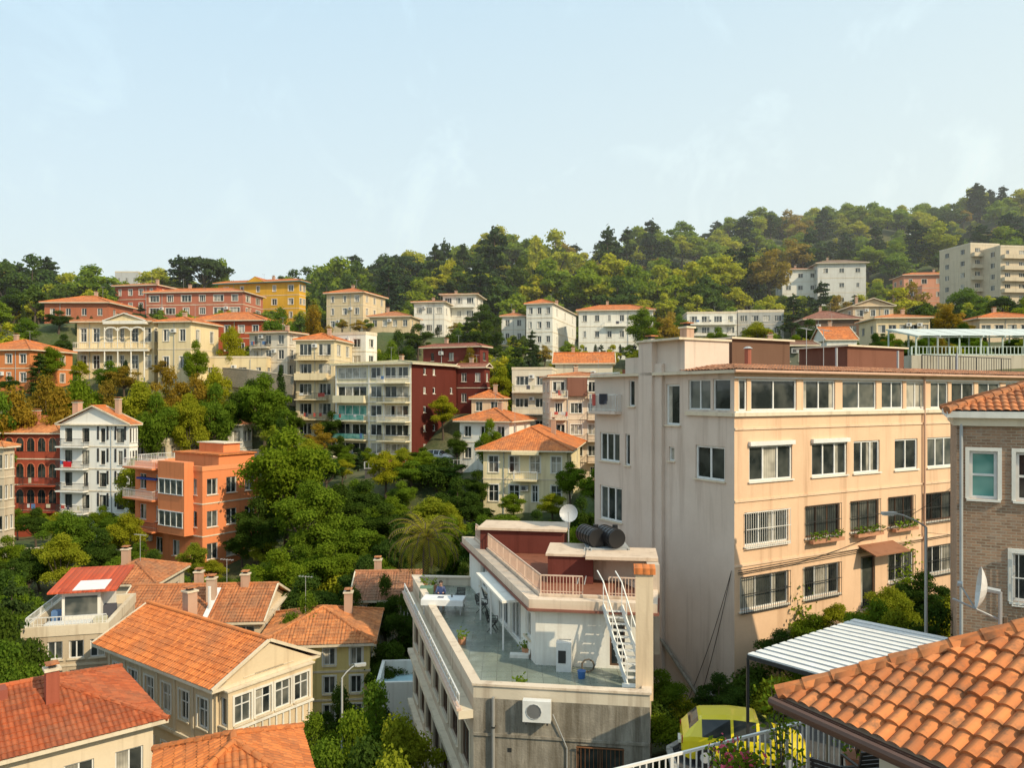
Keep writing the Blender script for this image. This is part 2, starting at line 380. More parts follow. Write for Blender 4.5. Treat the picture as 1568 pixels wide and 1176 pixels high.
def antenna(B,x,y,z,h):
    B.tube('tv_antenna',STEEL,(x,y,z),(x,y,z+h),.02,.02,4); B.tube('tv_antenna',STEEL,(x-.5,y,z+h),(x+.5,y,z+h-.1),.015,.015,4)
    for i in range(5): B.tube('tv_antenna',STEEL,(x-.4+.2*i,y-.25,z+h-.02*i),(x-.4+.2*i,y+.25,z+h-.02*i),.012,.012,4)
# ------------------------------------------------------------ generic house
CP=[]; RECT=[]
def solve(P,d,u):
    k=(u-CU)/F; return (k*P[1]-P[0])/(d[0]-k*d[1])
def house(name,u0,u1,d,vt,vb,yaw=0.,us=None,dep=8.,n=2,fc=3,sc=2,col=(.7,.68,.62),rf=('hip',.4,.5,T1),frame=FW,ww=1.,wh=1.4,fd=6.,hi=False,
          opt=None,sopt=None,dirt=.35,nm=1,cp=True,slab=None,wallm=None,band=True,old=.4,skip=()):
    a=math.radians(yaw); c,s=math.cos(a),math.sin(a)
    wall=wallm or plaster(col,dirt)
    if yaw<=0:
        N=sv(u1,HV,d); W=abs(solve(N,(c,s),u0)); L=(N[0]-W*c,N[1]-W*s)
    else:
        N=sv(u0,HV,d); W=abs(solve(N,(c,s),u1)); L=(N[0],N[1])
    D=abs(solve(N,(-s,c),us)) if us else dep
    zt=-(vt-HV)/F*d; zb=-(vb-HV)/F*d; H=zt-zb
    B=Ob(name,(L[0],L[1],zb),a); B.W,B.D,B.H,B.wall,B.zb=W,D,H,wall,zb
    sh=H/n; B.sh=sh; wh=min(wh,sh*.62); opt=opt or {}; sopt=sopt if sopt is not None else opt
    def grid(Wd,cols,o,key):
        out=[]
        for r in range(n):
            m=cols[r] if isinstance(cols,(list,tuple)) else cols
            if (key,r) in skip or m==0: continue
            w=min(ww,Wd/m*.72); z=sh*r+(sh-wh)*.5
            for i in range(m):
                w_=w*(R.choice((1,1,1,.6)) if d>80 and m>2 and fc!=0 else 1)
                u=Wd*(i+.5)/m; out.append(win(u-w_/2,u+w_/2,z,z+wh,frame=frame,nm=nm,**o))
        return out
    B.P=facade(B,(0,0),(W,0),-fd,H,grid(W,fc,opt,'f'),wall)
    facade(B,(W,0),(W,D),-fd,H,grid(D,sc,sopt,'s'),wall); facade(B,(W,D),(0,D),-fd,H,[],wall); facade(B,(0,D),(0,0),-fd,H,grid(D,sc,sopt,'s'),wall)
    if band and n>1:
        for r in range(1,n): B.box('string_courses',TRIM,-.05,-.05,sh*r-.1,W+.05,D+.05,sh*r+.03)
    if rf[0]=='flat':
        B.poly('roof',concrete((.4,.38,.34)),[(0,0,H-.01),(W,0,H-.01),(W,D,H-.01),(0,D,H-.01)]); t=.2; ph=rf[1]; e=.06
        for q in ((-e,-e,W+e,t),(-e,D-t,W+e,D+e),(-e,t,t,D-t),(W-t,t,W+e,D-t)): B.box('parapet',slab or TRIM,q[0],q[1],H+.002,q[2],q[3],H+ph)
        B.top=H
    else:
        B.top=roof(B,W,D,H,rf[0],rf[1],rf[2],tile(rf[3],old),hi,wall=wall,slab=slab)
    cx,cy=L[0]+W/2*c-D/2*s,L[1]+W/2*s+D/2*c
    if cp:
        CP.append((cx,cy,zb)); CP.append((L[0]+W/2*c+s*2,L[1]+W/2*s-c*2,zb-.3))
    B.c=(cx,cy); B.rad=math.hypot(W,D)/2
    RECT.append((min(u0,u1,us or u0),max(u0,u1,us or u1),vt,vb,d,cx,cy,B.rad))
    return B
HOUSES=[]
def H_(*a,**k):
    b=house(*a,**k); HOUSES.append(b)
    if k.get('rf',('hip',))[0]!='flat' and b.W>3:
        chimney(b,b.W*R.uniform(.25,.75),b.D*.5+.6,b.H+.3,b.top-b.H+.5,.55)
    if R.random()<.6: antenna(b,b.W*R.uniform(.2,.8),b.D*.5,b.H,b.top-b.H+R.uniform(1.4,2.4))
    if b.W>5 and a[3]<180:
        m=k.get('fc',3)
        if isinstance(m,int) and m>1:
            for q in range(R.randint(0,2)): acunit(b,b.P,b.W*R.randint(1,m-1)/m-.42,b.sh*R.randint(0,k.get('n',2)-1)+b.sh*.6)
            if R.random()<.6: uu=b.W*R.randint(1,m-1)/m; b.tube('downpipe',STEEL,b.P(uu,b.H-.2,.08),b.P(uu,-1,.08),.05,.05,5)
    return b
cream=(.76,.62,.38); white=(.80,.77,.69)
S=TRIMW
H_('terracotta_house',-40,46,115,535,592,-8,dep=9,n=2,fc=4,col=(.62,.22,.08),rf=('hip',.35,.5,T1),opt=dict(sur=S))
H_('brick_villa',68,165,150,463,492,0,dep=10,n=1,fc=4,col=(.44,.15,.08),rf=('hip',.32,.7,T1))
H_('red_apartment_house',176,240,175,436,478,-12,dep=10,n=2,fc=4,col=(.46,.12,.07),rf=('hip',.2,.6,T2),opt=dict(sur=S))
b=H_('long_red_apartment_house',224,372,165,446,485,-6,dep=10,n=2,fc=6,ww=2.2,nm=2,col=(.46,.16,.10),rf=('hip',.25,.6,T1),opt=dict(sur=S))
bar(b,b.P,'solar_panels',glassm('dark'),b.W*.1,b.W*.4,b.H+.25,b.H+.3,-2.6,-1.2)
b=H_('ochre_mansion',334,458,178,430,492,-14,us=468,n=3,fc=5,sc=2,col=(.70,.38,.035),rf=('hip',.3,.9,T1),opt=dict(sur=S),slab=flat('teal_eaves',(.12,.3,.28),.6),ww=1.3)
roof_face(b,tile(T1,.4),(b.W*.38,-1.0,b.H+.02),(0,1),5,(1,0),b.W*.11,.55,0,0); roof_face(b,tile(T1,.4),(b.W*.60,4.,b.H+.02),(0,-1),5,(-1,0),b.W*.11,.55,0,0)
b.poly('walls',b.wall,[(b.W*.38,-.95,b.H),(b.W*.6,-.95,b.H),(b.W*.49,-.95,b.H+b.W*.06)])
# mansion with gallery
b=H_('cream_mansion',118,236,125,492,575,-4,us=242,n=2,fc=6,sc=1,col=cream,rf=('hip',.30,.8,T2),ww=1.1,wh=2.2,opt=dict(sur=S,tr=.65),nm=1)
W,Hh=b.W,b.H; P=b.P
balcony(b,P,W*.02,W*.98,Hh*.5,1.5,WRAIL,b.wall,.35); bar(b,P,'balconies',TRIMW,W*.02,W*.98,Hh*.5-.5,Hh*.5-.17,.9,1.45)
for i in range(4):
    u=W*(.42+.17*i); b.tube('columns',TRIMW,P(u,Hh*.5,1.35),P(u,Hh*.88,1.35),.09,.08,8); b.tube('columns',TRIMW,P(u,-1,1.3),P(u,Hh*.44,1.3),.12,.1,8)
g0,g1=W*.42,W*.93; gm=(g0+g1)/2
bar(b,P,'gallery_roof',TRIMW,g0-.2,g1+.2,Hh*.94,Hh*1.0,.01,1.5)
for q in range(3):
    c_=g0+(g1-g0)*(q+.5)/3; rr=(g1-g0)/6-.12
    for k in range(8):
        a0,a1=math.pi*k/8,math.pi*(k+1)/8; b.beam('arches',TRIMW,P(c_+rr*math.cos(a0),Hh*.82+rr*.55*math.sin(a0),1.35),P(c_+rr*math.cos(a1),Hh*.82+rr*.55*math.sin(a1),1.35),.14,.22)
b.poly('pediment',b.wall,[P(g0,Hh,1.2),P(g1,Hh,1.2),P(gm,Hh+1.1,1.2)])
tt=tile(T2,.4)
for (xa,xb) in ((g0-.3,gm),(g1+.3,gm)): b.poly('roof',tt,[P(xa,Hh+.02,1.5),P(xb,Hh+1.25,1.5),P(xb,Hh+1.25,-3.5),P(xa,Hh+.02,-.5)]); b.beam('pediment',TRIMW,P(xa,Hh,1.45),P(xb,Hh+1.22,1.45),.12,.16)
b=H_('cream_mansion_wing',242,292,122,492,576,-10,dep=8,n=2,fc=2,sc=2,col=cream,rf=('hip',.28,.6,T1),ww=1.0,wh=1.9,opt=dict(sur=S))
H_('red_brick_house',295,402,142,490,545,-5,dep=9,n=2,fc=5,col=(.43,.09,.04),rf=('hip',.36,.7,T1),opt=dict(sur=S),ww=1.1)
b=H_('cream_garden_house',310,408,126,548,590,-2,dep=5,n=1,fc=4,col=cream,rf=('flat',.3),ww=1.4)
b=H_('pale_apartment_house',382,440,127,508,600,-18,us=466,n=4,fc=3,sc=2,col=(.68,.62,.52),rf=('hip',.12,.6,T4),ww=1.1,wh=1.7)
for r in (1,2,3): balcony(b,b.P,b.W*.1,b.W*.55,b.sh*r,1.,IRON,b.wall,.25)
b=H_('balcony_apartment_house',453,512,122,520,672,-6,dep=9,n=5,fc=2,sc=2,col=(.72,.60,.39),rf=('hip',.35,.4,T1),ww=2.,wh=1.8,nm=2)
for r in range(1,5): balcony(b,b.P,.2,b.W*.85,b.sh*r,1.3,IRON,b.wall,.25,solid=(r in (3,)))
b=H_('white_tower_house',506,560,130,512,640,-22,us=577,n=5,fc=2,sc=1,col=white,rf=('flat',.5),ww=1.5)
# central cream / red apartment
b=H_('cream_and_red_apartment_block',514,630,112,556,735,-26,us=721,n=6,fc=0,sc=0,col=(.78,.69,.47),rf=('hip',.1,.7,(.46,.44,.28)),band=False,old=.2)
W,D,Hh,sh=b.W,b.D,b.H,b.sh; red=plaster((.12,.026,.018),.3); P=b.P
b.parts={k:v for k,v in b.parts.items() if k[0]!='walls'}
ws=[]
for r in range(6):
    for i,(f0,f1,nm) in enumerate(((.03,.42,3),(.47,.62,1),(.66,.96,3))):
        w=win(W*f0,W*f1,sh*r+.65,sh*r+2.35,nm=nm,frame=FW,fw=.1)
        if (r,i) in((3,0),): w['glass']=glassm('green')
        ws.append(w)
facade(b,(0,0),(W,0),-6,Hh,ws,b.wall)
ws=[]
for r in range(6):
    for f in (.18,.33,.62): 
        if (r,f) in ((0,.62),(5,.62),(3,.33)): continue
        ws.append(win(D*f,D*f+.7,sh*r+1.2,sh*r+2.2,nm=0,fw=.12))
    if r in (1,3,4): ws.append(win(D*.78,D*.78+1.2,sh*r+1,sh*r+2.4))
facade(b,(W,0),(W,D),-6,Hh,ws,red); facade(b,(W,D),(0,D),-6,Hh,[],red); facade(b,(0,D),(0,0),-6,Hh,[],b.wall)
for r in range(1,6):
    balcony(b,P,W*.62,W*.99,sh*r,1.4,WRAIL if r%2 else IRON,b.wall,.22)
    if r in (1,2,3,4): balcony(b,P,W*.02,W*.44,sh*r,1.1,WRAIL if r==3 else IRON,b.wall,.22,solid=(r==4),glass=glassm('green') if r in(2,3) else None)
    bar(b,P,'string_courses',TRIMW,0,W,sh*r-.12,sh*r+.05,.003,.12)
    if r in (2,4): bar(b,P,'sun_awning',flat('cream_cloth',(.6,.55,.42),.8),W*.63,W*.98,sh*r+2.35,sh*r+2.42,.13,1.2)
for f in (0.,.445,.64,.975): bar(b,P,'pilasters',TRIMW,W*f,W*f+.3,0,Hh-.17,.004,.09)
H_('beige_villa',500,556,165,447,505,-16,us=590,n=3,fc=3,sc=3,col=(.68,.54,.34),rf=('hip',.3,.6,T1),ww=1.,opt=dict(sur=S))
H_('beige_cottage',566,628,160,484,505,-8,dep=8,n=1,fc=4,col=(.66,.52,.33),rf=('hip',.3,.5,T2))
b=H_('white_villa',634,680,172,462,515,-8,dep=10,n=2,fc=3,col=white,rf=('hip',.15,.7,T2),ww=1.3,nm=2); 
b=H_('white_penthouse_villa',678,728,178,450,510,-8,dep=10,n=3,fc=3,col=white,rf=('hip',.12,.8,T2),ww=1.6,nm=2)
balcony(b,b.P,.2,b.W-.2,b.sh*2,1.2,STEEL,b.wall,.3)
dk=(.16,.036,.027)
H_('maroon_timber_house',648,735,130,530,590,-24,us=748,n=2,fc=3,sc=1,col=dk,rf=('hip',.28,.6,(.33,.12,.08)),frame=FD,ww=1.)
H_('maroon_timber_annex',700,742,122,562,625,-20,us=750,n=2,fc=2,sc=1,col=dk,rf=('gx',.4,.4,(.36,.14,.09)),frame=FW,ww=.9)
H_('small_orange_roof_house',722,768,112,610,660,-8,dep=7,n=2,fc=2,col=(.72,.5,.33),rf=('hip',.42,.4,T1))
H_('white_cottage',704,780,98,645,712,-22,us=812,n=2,fc=3,sc=2,col=white,rf=('hip',.36,.7,T1),ww=1.,opt=dict(sur=S))
b=H_('cream_corner_house',740,868,86,690,780,-10,us=888,n=2,fc=4,sc=2,col=(.80,.68,.43),rf=('hip',.42,.8,T1),ww=1.15,wh=1.9,opt=dict(sur=S,tr=.6))
balcony(b,b.P,b.W*.38,b.W*.66,b.sh,1.1,WRAIL,b.wall,.2); bar(b,b.P,'bay',b.wall,b.W*.36,b.W*.68,b.H-.5,b.H-.17,.01,1.1)
b=H_('grey_balcony_house',784,845,118,566,668,-8,dep=9,n=3,fc=2,sc=2,col=(.68,.61,.49),rf=('flat',.4),ww=2.,nm=2)
for r in (1,2): balcony(b,b.P,.2,b.W-.2,b.sh*r,1.3,WRAIL,b.wall,.25)
H_('orange_roof_house',850,938,125,556,600,-6,dep=8,n=1,fc=3,col=(.64,.57,.45),rf=('gx',.42,.5,T1))
b=H_('greige_apartment_block',842,950,103,576,740,4,dep=9,n=5,fc=4,sc=2,col=(.66,.54,.42),rf=('hip',.12,.4,T2),ww=1.6,nm=2,opt=dict(sur=S))
for r in (1,2,3,4): balcony(b,b.P,.1,b.W*.24,b.sh*r,1.1,WRAIL,b.wall,.25); balcony(b,b.P,b.W*.52,b.W*.74,b.sh*r,1.1,IRON,b.wall,.25)
bar(b,b.P,'brown_top_floor',plaster((.22,.1,.07),.3),b.W*.24,b.W*.52,b.sh*4+.2,b.H-.2,.004,.5)
H_('white_cottage_up_hill',768,804,172,484,525,-4,dep=8,n=2,fc=2,col=white,rf=('hip',.3,.5,T2))
b=H_('white_town_house',806,846,165,464,552,-16,us=882,n=4,fc=3,sc=3,col=white,rf=('hip',.36,.5,T1),ww=.9,opt=dict(sur=S))
b=H_('white_terraced_house',886,1000,165,474,548,-7,dep=9,n=3,fc=6,col=white,rf=('hip',.3,.6,T1),ww=.95,opt=dict(sur=S))
balcony(b,b.P,b.W*.35,b.W*.65,b.sh*2,1.1,WRAIL,b.wall,.3)
b=H_('white_modern_villa',1052,1128,178,480,530,-5,dep=9,n=3,fc=4,col=white,rf=('flat',.5),ww=1.8,nm=2)
for r in (1,2): balcony(b,b.P,.2,b.W-.2,b.sh*r,1.3,STEEL,b.wall,.3)
H_('grey_terrace_house',1130,1200,180,478,515,-4,dep=8,n=2,fc=4,col=(.42,.42,.40),rf=('flat',.6),ww=1.6,nm=2)
for (nm_,u0,u1,vt,vb,d,c_,rf_,n_,fc_) in (
 ('hillside_white_villa',1198,1254,412,468,245,white,('hip',.2,.7,T4),3,3),
 ('hillside_grey_villa',1252,1326,402,470,240,(.64,.63,.59),('hip',.3,.9,(.28,.2,.14)),3,3),
 ('hillside_pink_villa',1384,1468,420,480,235,(.72,.34,.22),('hip',.25,.8,T1),3,4),
 ('beige_gable_house',1306,1368,468,512,165,(.62,.48,.32),('gy',.35,.5,T4),2,3),
 ('dark_timber_house',1232,1316,488,520,160,(.16,.1,.07),('hip',.4,.6,(.3,.13,.09)),1,4),
 ('white_small_house',1266,1312,520,560,125,white,('gx',.5,.3,T1),1,2),
 ('cream_restaurant',1342,1424,486,520,135,(.74,.60,.38),('hip',.2,.6,T3),1,5),
 ('orange_roof_terrace_house',1500,1600,486,520,130,(.72,.57,.4),('hip',.25,.6,T1),1,5),
 ('tile_roof_neighbour_house',1012,1128,534,560,75,(.6,.5,.4),('gx',.3,.3,T1),1,4),
 ('green_shed',1150,1250,528,560,90,(.15,.16,.12),('gx',.2,.4,(.25,.13,.08)),1,3)):
    H_(nm_,u0,u1,d,vt,vb,-6,dep=9 if d>100 else 5,n=n_,fc=fc_,col=c_,rf=rf_,ww=1.5,opt=dict(sur=S) if n_>1 else None)
for (u0,u1,vt,d) in ((1486,1530,374,215),(1532,1640,378,208)):
    b=H_('beige_apartment_block',u0,u1,d,vt,482,10 if u0<1500 else 6,dep=12,n=6,fc=2 if u0<1500 else 5,col=(.66,.55,.4),rf=('flat',.5),ww=1.6,nm=2)
    for r in range(1,6): balcony(b,b.P,.3,b.W*.45,b.sh*r,1.2,WRAIL,b.wall,.3,solid=True)
H_('ridge_far_house',176,212,260,417,440,0,dep=8,n=1,fc=3,col=(.5,.5,.5),rf=('flat',.4),cp=False)
# left middle
b=H_('red_arcade_house',-30,93,97,663,822,-5,dep=9,n=4,fc=0,col=(.36,.075,.04),rf=('hip',.4,.4,T3),sc=0)
P=b.P; W=b.W; ac=plaster((.50,.16,.09),.2)
for r in range(4):
    for i in range(7):
        u=W*.04+W*.135*i; z=b.sh*r+.9; pts=[P(u+.55+.5*math.cos(t*math.pi/8),z+1.3+.5*math.sin(t*math.pi/8),.02) for t in range(9)]
        b.poly('arched_windows',glassm('dark'),[P(u+.05,z,.02),P(u+1.05,z,.02)]+pts)
        for t in range(8): b.beam('window_arches',ac,pts[t],pts[t+1],.1,.1)
        bar(b,P,'window_arches',ac,u-.05,u+.03,z,z+1.3,.003,.07);bar(b,P,'window_arches',ac,u+1.07,u+1.15,z,z+1.3,.003,.07)
        bar(b,P,'window_frames',FB,u+.52,u+.58,z,z+1.75,.025,.05)
    if r in (1,2): balcony(b,P,W*.55,W*.97,b.sh*r,1.1,IRON,b.wall,.18)
chimney(b,W*.55,2.2,b.H+.5,2.2,.7,plaster((.5,.2,.12),.3)); 
b=H_('white_dark_shutter_house',92,198,94,650,822,-12,us=211,n=5,fc=4,sc=3,col=(.82,.80,.75),rf=('gy',.42,.4,T1),frame=FD,ww=1.05,wh=1.75,opt=dict(sillm=S),dirt=.2)
for r in (1,2,3,4): balcony(b,b.P,.15,b.W*.42,b.sh*r,1.,IRON,b.wall,.16)
for r in range(5):
    for i in (2,3):
        u=b.W*(i+.5)/4; 
        for sgn in (-1,1):
            uu=u+sgn*.68-.12; bar(b,b.P,'shutters',FD,uu,uu+.24,b.sh*r+.85,b.sh*r+2.5,.004,.06)
bar(b,b.P,'flag',flat('red_cloth',(.6,.01,.015),.8),b.W*.14,b.W*.26,b.sh*3+.2,b.sh*3+.9,1.02,1.04)
chimney(b,1.2,1.5,b.H,2.6,.8,plaster((.6,.35,.25),.3))
b=H_('white_hip_roof_house',258,372,112,650,722,-8,us=386,n=2,fc=6,sc=2,col=(.80,.75,.66),rf=('hip',.42,.6,T2),ww=1.15,wh=1.6,dirt=.25)
H_('small_cream_house',208,256,104,676,740,-6,dep=6,n=2,fc=3,col=(.6,.5,.36),rf=('flat',.4),frame=FB)
H_('beige_edge_house',-70,6,75,684,872,-4,us=22,n=4,fc=4,col=(.6,.5,.37),rf=('hip',.35,.4,T3))
# orange stepped building
oc=(.74,.245,.10)
b=H_('orange_stepped_house',207,310,80,722,872,-34,us=396,n=3,fc=4,sc=3,col=oc,rf=('flat',.5),frame=FW,ww=1.3,wh=1.7,slab=plaster((.76,.29,.13),.2),dirt=.25)
W,D,Hh,sh=b.W,b.D,b.H,b.sh
bar(b,b.P,'bay',b.wall,W*.50,W*.88,sh,Hh+.9,.01,1.1)
for r in (1,2):
    bar(b,b.P,'bay_glass',glassm('mid'),W*.52,W*.86,sh*r+.9,sh*r+2.4,1.101,1.13)
    for i in range(5): bar(b,b.P,'window_frames',FW,W*(.52+.085*i)-.05,W*(.52+.085*i)+.05,sh*r+.85,sh*r+2.45,1.131,1.18)
    bar(b,b.P,'window_frames',FW,W*.51,W*.87,sh*r+.82,sh*r+.9,1.131,1.2); bar(b,b.P,'window_frames',FW,W*.51,W*.87,sh*r+2.4,sh*r+2.5,1.131,1.2)
for r in (1,2,3): balcony(b,b.P,.0,W*.46,sh*r-.0,1.5,WRAIL if r>1 else IRON,b.wall,.18)
b.box('roof_block',b.wall,W*.35,D*.3,Hh,W*.98,D*.95,Hh+1.5); b.box('roof_block',tile(T1,.3),W*.33,D*.27,Hh+1.501,W,D*.97,Hh+1.65)
b.box('roof_block',b.wall,W*.5,D*.55,Hh+1.651,W*.85,D*.85,Hh+2.6); b.box('roof_block',TRIM,W*.48,D*.53,Hh+2.601,W*.87,D*.87,Hh+2.7)
railing(b,'roof_railing',WRAIL,[(.2,D-.3,Hh+.5),(.2,.2,Hh+.5),(W*.48,.2,Hh+.5)],.7,.2)
bar(b,b.P,'blue_awning',flat('blue_cloth',(.02,.06,.3),.7),W*.1,W*.4,sh*2+2.0,sh*2+2.2,.01,.6)
# lower-left quarter
b=H_('yellow_house',400,566,50,988,1120,6,dep=7,n=3,fc=4,sc=2,col=(.76,.60,.24),rf=('hip',.36,.45,T3),hi=True,ww=.75,wh=1.5,opt=dict(sur=S),fd=3,old=.45)
b=H_('cream_gallery_house',545,640,60,918,1010,3,dep=6,n=2,fc=3,col=(.72,.6,.41),rf=('gx',.42,.5,T4),hi=True,ww=1.9,nm=3,wh=1.6,old=.8)
b=H_('old_tile_roof_house',176,398,53,955,1040,4,dep=7.5,n=2,fc=5,col=(.66,.52,.36),rf=('gx',.4,.4,T2),hi=True,ww=1.2,frame=FW,old=.6)
chimney(b,b.W*.6,2.0,b.H+.8,1.7,.6,plaster((.55,.4,.3),.6)); chimney(b,b.W*.8,3.6,b.H+1.,1.4,.55); b.tube('stove_pipe',FW,(b.W*.62,.9,b.H+.4),(b.W*.62,.9,b.H+2.2),.12)
b.obox('white_flashing',FW,(b.W*.6,-.3,b.H+.15),(.35,0,0),(0,3.4,1.38),(0,.0,.06))
b=H_('hip_roof_house_behind',134,236,60,894,960,2,dep=6,n=1,fc=3,col=(.62,.52,.4),rf=('hip',.38,.4,T2),hi=True,old=.6)
b=H_('roof_terrace_apartment',34,165,45,978,1160,14,dep=7,n=4,fc=4,sc=2,col=(.58,.48,.35),rf=('flat',.6),ww=1.3,dirt=.6,fd=3)
W,D,Hh=b.W,b.D,b.H
b.box('rooftop_room',TRIMW,W*.3,D*.35,Hh+.01,W*.78,D*.9,Hh+2.0)
b.obox('rooftop_room_roof',tile((.6,.1,.04),.2),(W*.15,D*.28,Hh+2.01),(W*.85,0,0),(0,D*.7,.5),(0,0,.1)); b.obox('white_roof_sheet',FW,(W*.45,D*.3,Hh+2.14),(W*.4,0,0),(0,D*.25,.18),(0,0,.03))
bar(b,lambda u,z,w=0:(u,D*.35-w,z),'rooftop_glass',glassm('mid'),W*.34,W*.74,Hh+.5,Hh+1.7,.003,.03)
railing(b,'roof_railing',WRAIL,[(.15,D-.3,Hh+.6),(.15,.1,Hh+.6),(W-.1,.1,Hh+.6)],.5,.2)
b.box('roof_patch',flat('white_sheet',(.7,.7,.68),.5),W*.15,.8,Hh+.02,W*.7,D*.32,Hh+.3)
for (x,y,q) in ((.6,3.,.7),(W-1.1,1.2,.6),(W-1.,3.,.9)): b.box('roof_clutter',R.choice(CLOTH),x,y,Hh+.005,x+.7,y+.5,Hh+q)
# ornate near house
yN=math.atan2(-6.4,8.7)
b=Ob('cream_gable_house',(-23.3,44.4,-22.5),yN); HOUSES.append(b); CP+= [(-17,43,-22.5),(-14,37,-22.8)]; wl=plaster((.70,.56,.38),.4); RECT.append((165,450,1000,1300,38,-17.5,43.5,6.5))
W,D,Hh=10.8,5.4,8.2
ws=[]
for i in range(6):
    u=.7+1.7*i; ws+=[win(u,u+.9,5.75,7.25,sur=S,nm=1,tr=.6),win(u,u+.9,2.6,4.1,sur=S,nm=1,tr=.6)]
Pn=facade(b,(0,0),(W,0),-4,Hh,ws,wl)
Pr=facade(b,(W,0),(W,D),-4,Hh,[win(.5,1.3,2.6,4.2,sur=S),win(2.2,3.1,2.6,4.2,sur=S),win(4.0,4.8,2.6,4.2,sur=S)],wl)
facade(b,(W,D),(0,D),-4,Hh,[],wl); facade(b,(0,D),(0,0),-4,Hh,[],wl)
bw=[win(.35+1.2*i,.35+1.2*i+.95,6.2,7.6,nm=1,tr=.65,sur=S) for i in range(4)]
facade(b,(W+.8,.15),(W+.8,D-.1),5.0,7.95,bw,wl); facade(b,(W+.01,.15),(W+.8,.15),5.0,7.95,[win(.15,.65,6.2,7.6,nm=0)],wl); facade(b,(W+.8,D-.1),(W,D-.1),5.,7.95,[],wl)
b.poly('walls',wl,[(W,.15,5),(W+.8,.15,5),(W+.8,D-.1,5),(W,D-.1,5)]); b.box('bay_cornice',TRIM,W+.002,.05,7.951,W+.9,D,8.03)
b.box('bay_cornice',TRIM,W+.002,.05,4.85,W+.9,D,4.999)
for i in range(12): b.tube('bay_balusters',TRIMW,(W+.86,.4+.42*i,5.1),(W+.86,.4+.42*i,5.95),.06,.04,6)
b.box('bay_cornice',TRIMW,W+.803,.1,5.96,W+.93,D-.1,6.06)
bar(b,Pn,'string_course',TRIM,0,W,4.85,5.02,.004,.12); bar(b,Pn,'string_course',TRIM,0,W,1.6,1.75,.004,.12)
for i in range(7): bar(b,Pn,'pilasters',TRIM,.2+1.7*i,.38+1.7*i,5.03,8.0,.003,.06)
roof(b,W,D,Hh,'gx',.5,.6,tile(T1,.35,.21,.34),True,wall=wl); b.poly('pediment',wl,[(W+.55,-.1,Hh+.0),(W+.55,D+.1,Hh),(W+.55,D/2,Hh+1.45)])
for q in (.4,.7): b.obox('pediment_moulding',TRIM,(W+.555,D/2-q*2.2,Hh+.1),(.03,0,0),(0,q*4.4,0),(0,0,.05))
chimney(b,2.5,D*.5+.9,Hh+1,1.6,.6)
# bottom-left red roof house
yO=math.atan2(4.1,4.95)
b=Ob('red_roof_house',(-19.9-6*math.cos(yO),29.9-6*math.sin(yO),-22.5),yO); HOUSES.append(b); CP+=[(-20,33,-22.8)]; wl=plaster((.72,.6,.44),.4); RECT.append((-60,262,1100,1300,30,-20,33,7))
W,D,Hh=11.6,7.4,8.45
ws=[]
for i in range(6):
    u=.6+1.9*i; ws+=[win(u,u+1.1,6.1,7.4,frame=FW,nm=1),win(u,u+1.1,3.3,4.8,nm=1)]
Po=facade(b,(0,0),(W,0),-4,Hh,ws,wl); facade(b,(W,0),(W,D),-4,Hh,[win(1.5,2.7,6.,7.5),win(4,5.2,6.,7.5)],wl); facade(b,(W,D),(0,D),-4,Hh,[],wl); facade(b,(0,D),(0,0),-4,Hh,[],wl)
balcony(b,Po,5.2,11.3,5.1,1.2,IRON,TRIM,.13)
roof(b,W,D,Hh,'hip',.36,.5,tile((.50,.125,.045),.4,.21,.34),True); chimney(b,W*.70,2.2,Hh+.7,1.6,.5,plaster((.35,.1,.06),.3)); b.box('roof_hatch',plaster((.3,.09,.06),.3),W*.5,2.8,Hh+1.0,W*.5+.8,3.6,Hh+1.65)
# bottom roof
b=Ob('orange_hip_roof_house',(-9.8,21.2,-21.),math.radians(22)); HOUSES.append(b); CP+=[(-8.0,23.5,-21.5)]; wl=plaster((.7,.66,.58),.3); RECT.append((265,510,1150,1300,22,-8.4,23.5,4.0))
W,D,Hh=4.2,4.8,9.1
for (p,q) in (((0,0),(W,0)),((W,0),(W,D)),((W,D),(0,D)),((0,D),(0,0))): facade(b,p,q,-3,Hh,[win(1,2,6,7.5),win(2.8,3.6,6,7.5)],wl)
roof(b,W,D,Hh,'hip',.46,.3,tile(T1,.35,.21,.34),True,slab=TRIMW)
# patio
b=Ob('blue_patio',(-8.0,46.5,-18.2),math.radians(4)); HOUSES.append(b)
b.box('floor',flat('pale_blue_floor',(.4,.58,.62),.3),0,0,-4,3.2,3.6,0); 
for q in ((-.2,-.2,3.4,0),(-.2,3.6,3.4,3.8),(-.2,0,0,3.6),(3.2,0,3.4,3.6)): b.box('walls',TRIMW,q[0],q[1],-4,q[2],q[3],.9)
# ------------------------------------------------------------ terrace building
def inset(poly,t):
    n=len(poly); out=[]
    for i in range(n):
        p0,p1,p2=Vector(poly[i-1]),Vector(poly[i]),Vector(poly[(i+1)%n])
        d1=(p1-p0).normalized();d2=(p2-p1).normalized(); n1=Vector((-d1.y,d1.x));n2=Vector((-d2.y,d2.x))
        bi=(n1+n2); bi=bi/bi.dot(n1) if abs(bi.dot(n1))>1e-6 else n1
        out.append((p1.x+bi.x*t,p1.y+bi.y*t))
    return out
def ringwall(B,part,mat,poly,z0,z1,t):
    ins=inset(poly,t); n=len(poly)
    for i in range(n):
        j=(i+1)%n; a,b_,c,d=poly[i],poly[j],ins[j],ins[i]
        B.poly(part,mat,[(*a,z1),(*b_,z1),(*c,z1),(*d,z1)]); B.poly(part,mat,[(*c,z0),(*d,z0),(*d,z1),(*c,z1)]); B.poly(part,mat,[(*a,z0),(*b_,z0),(*b_,z1),(*a,z1)]); 
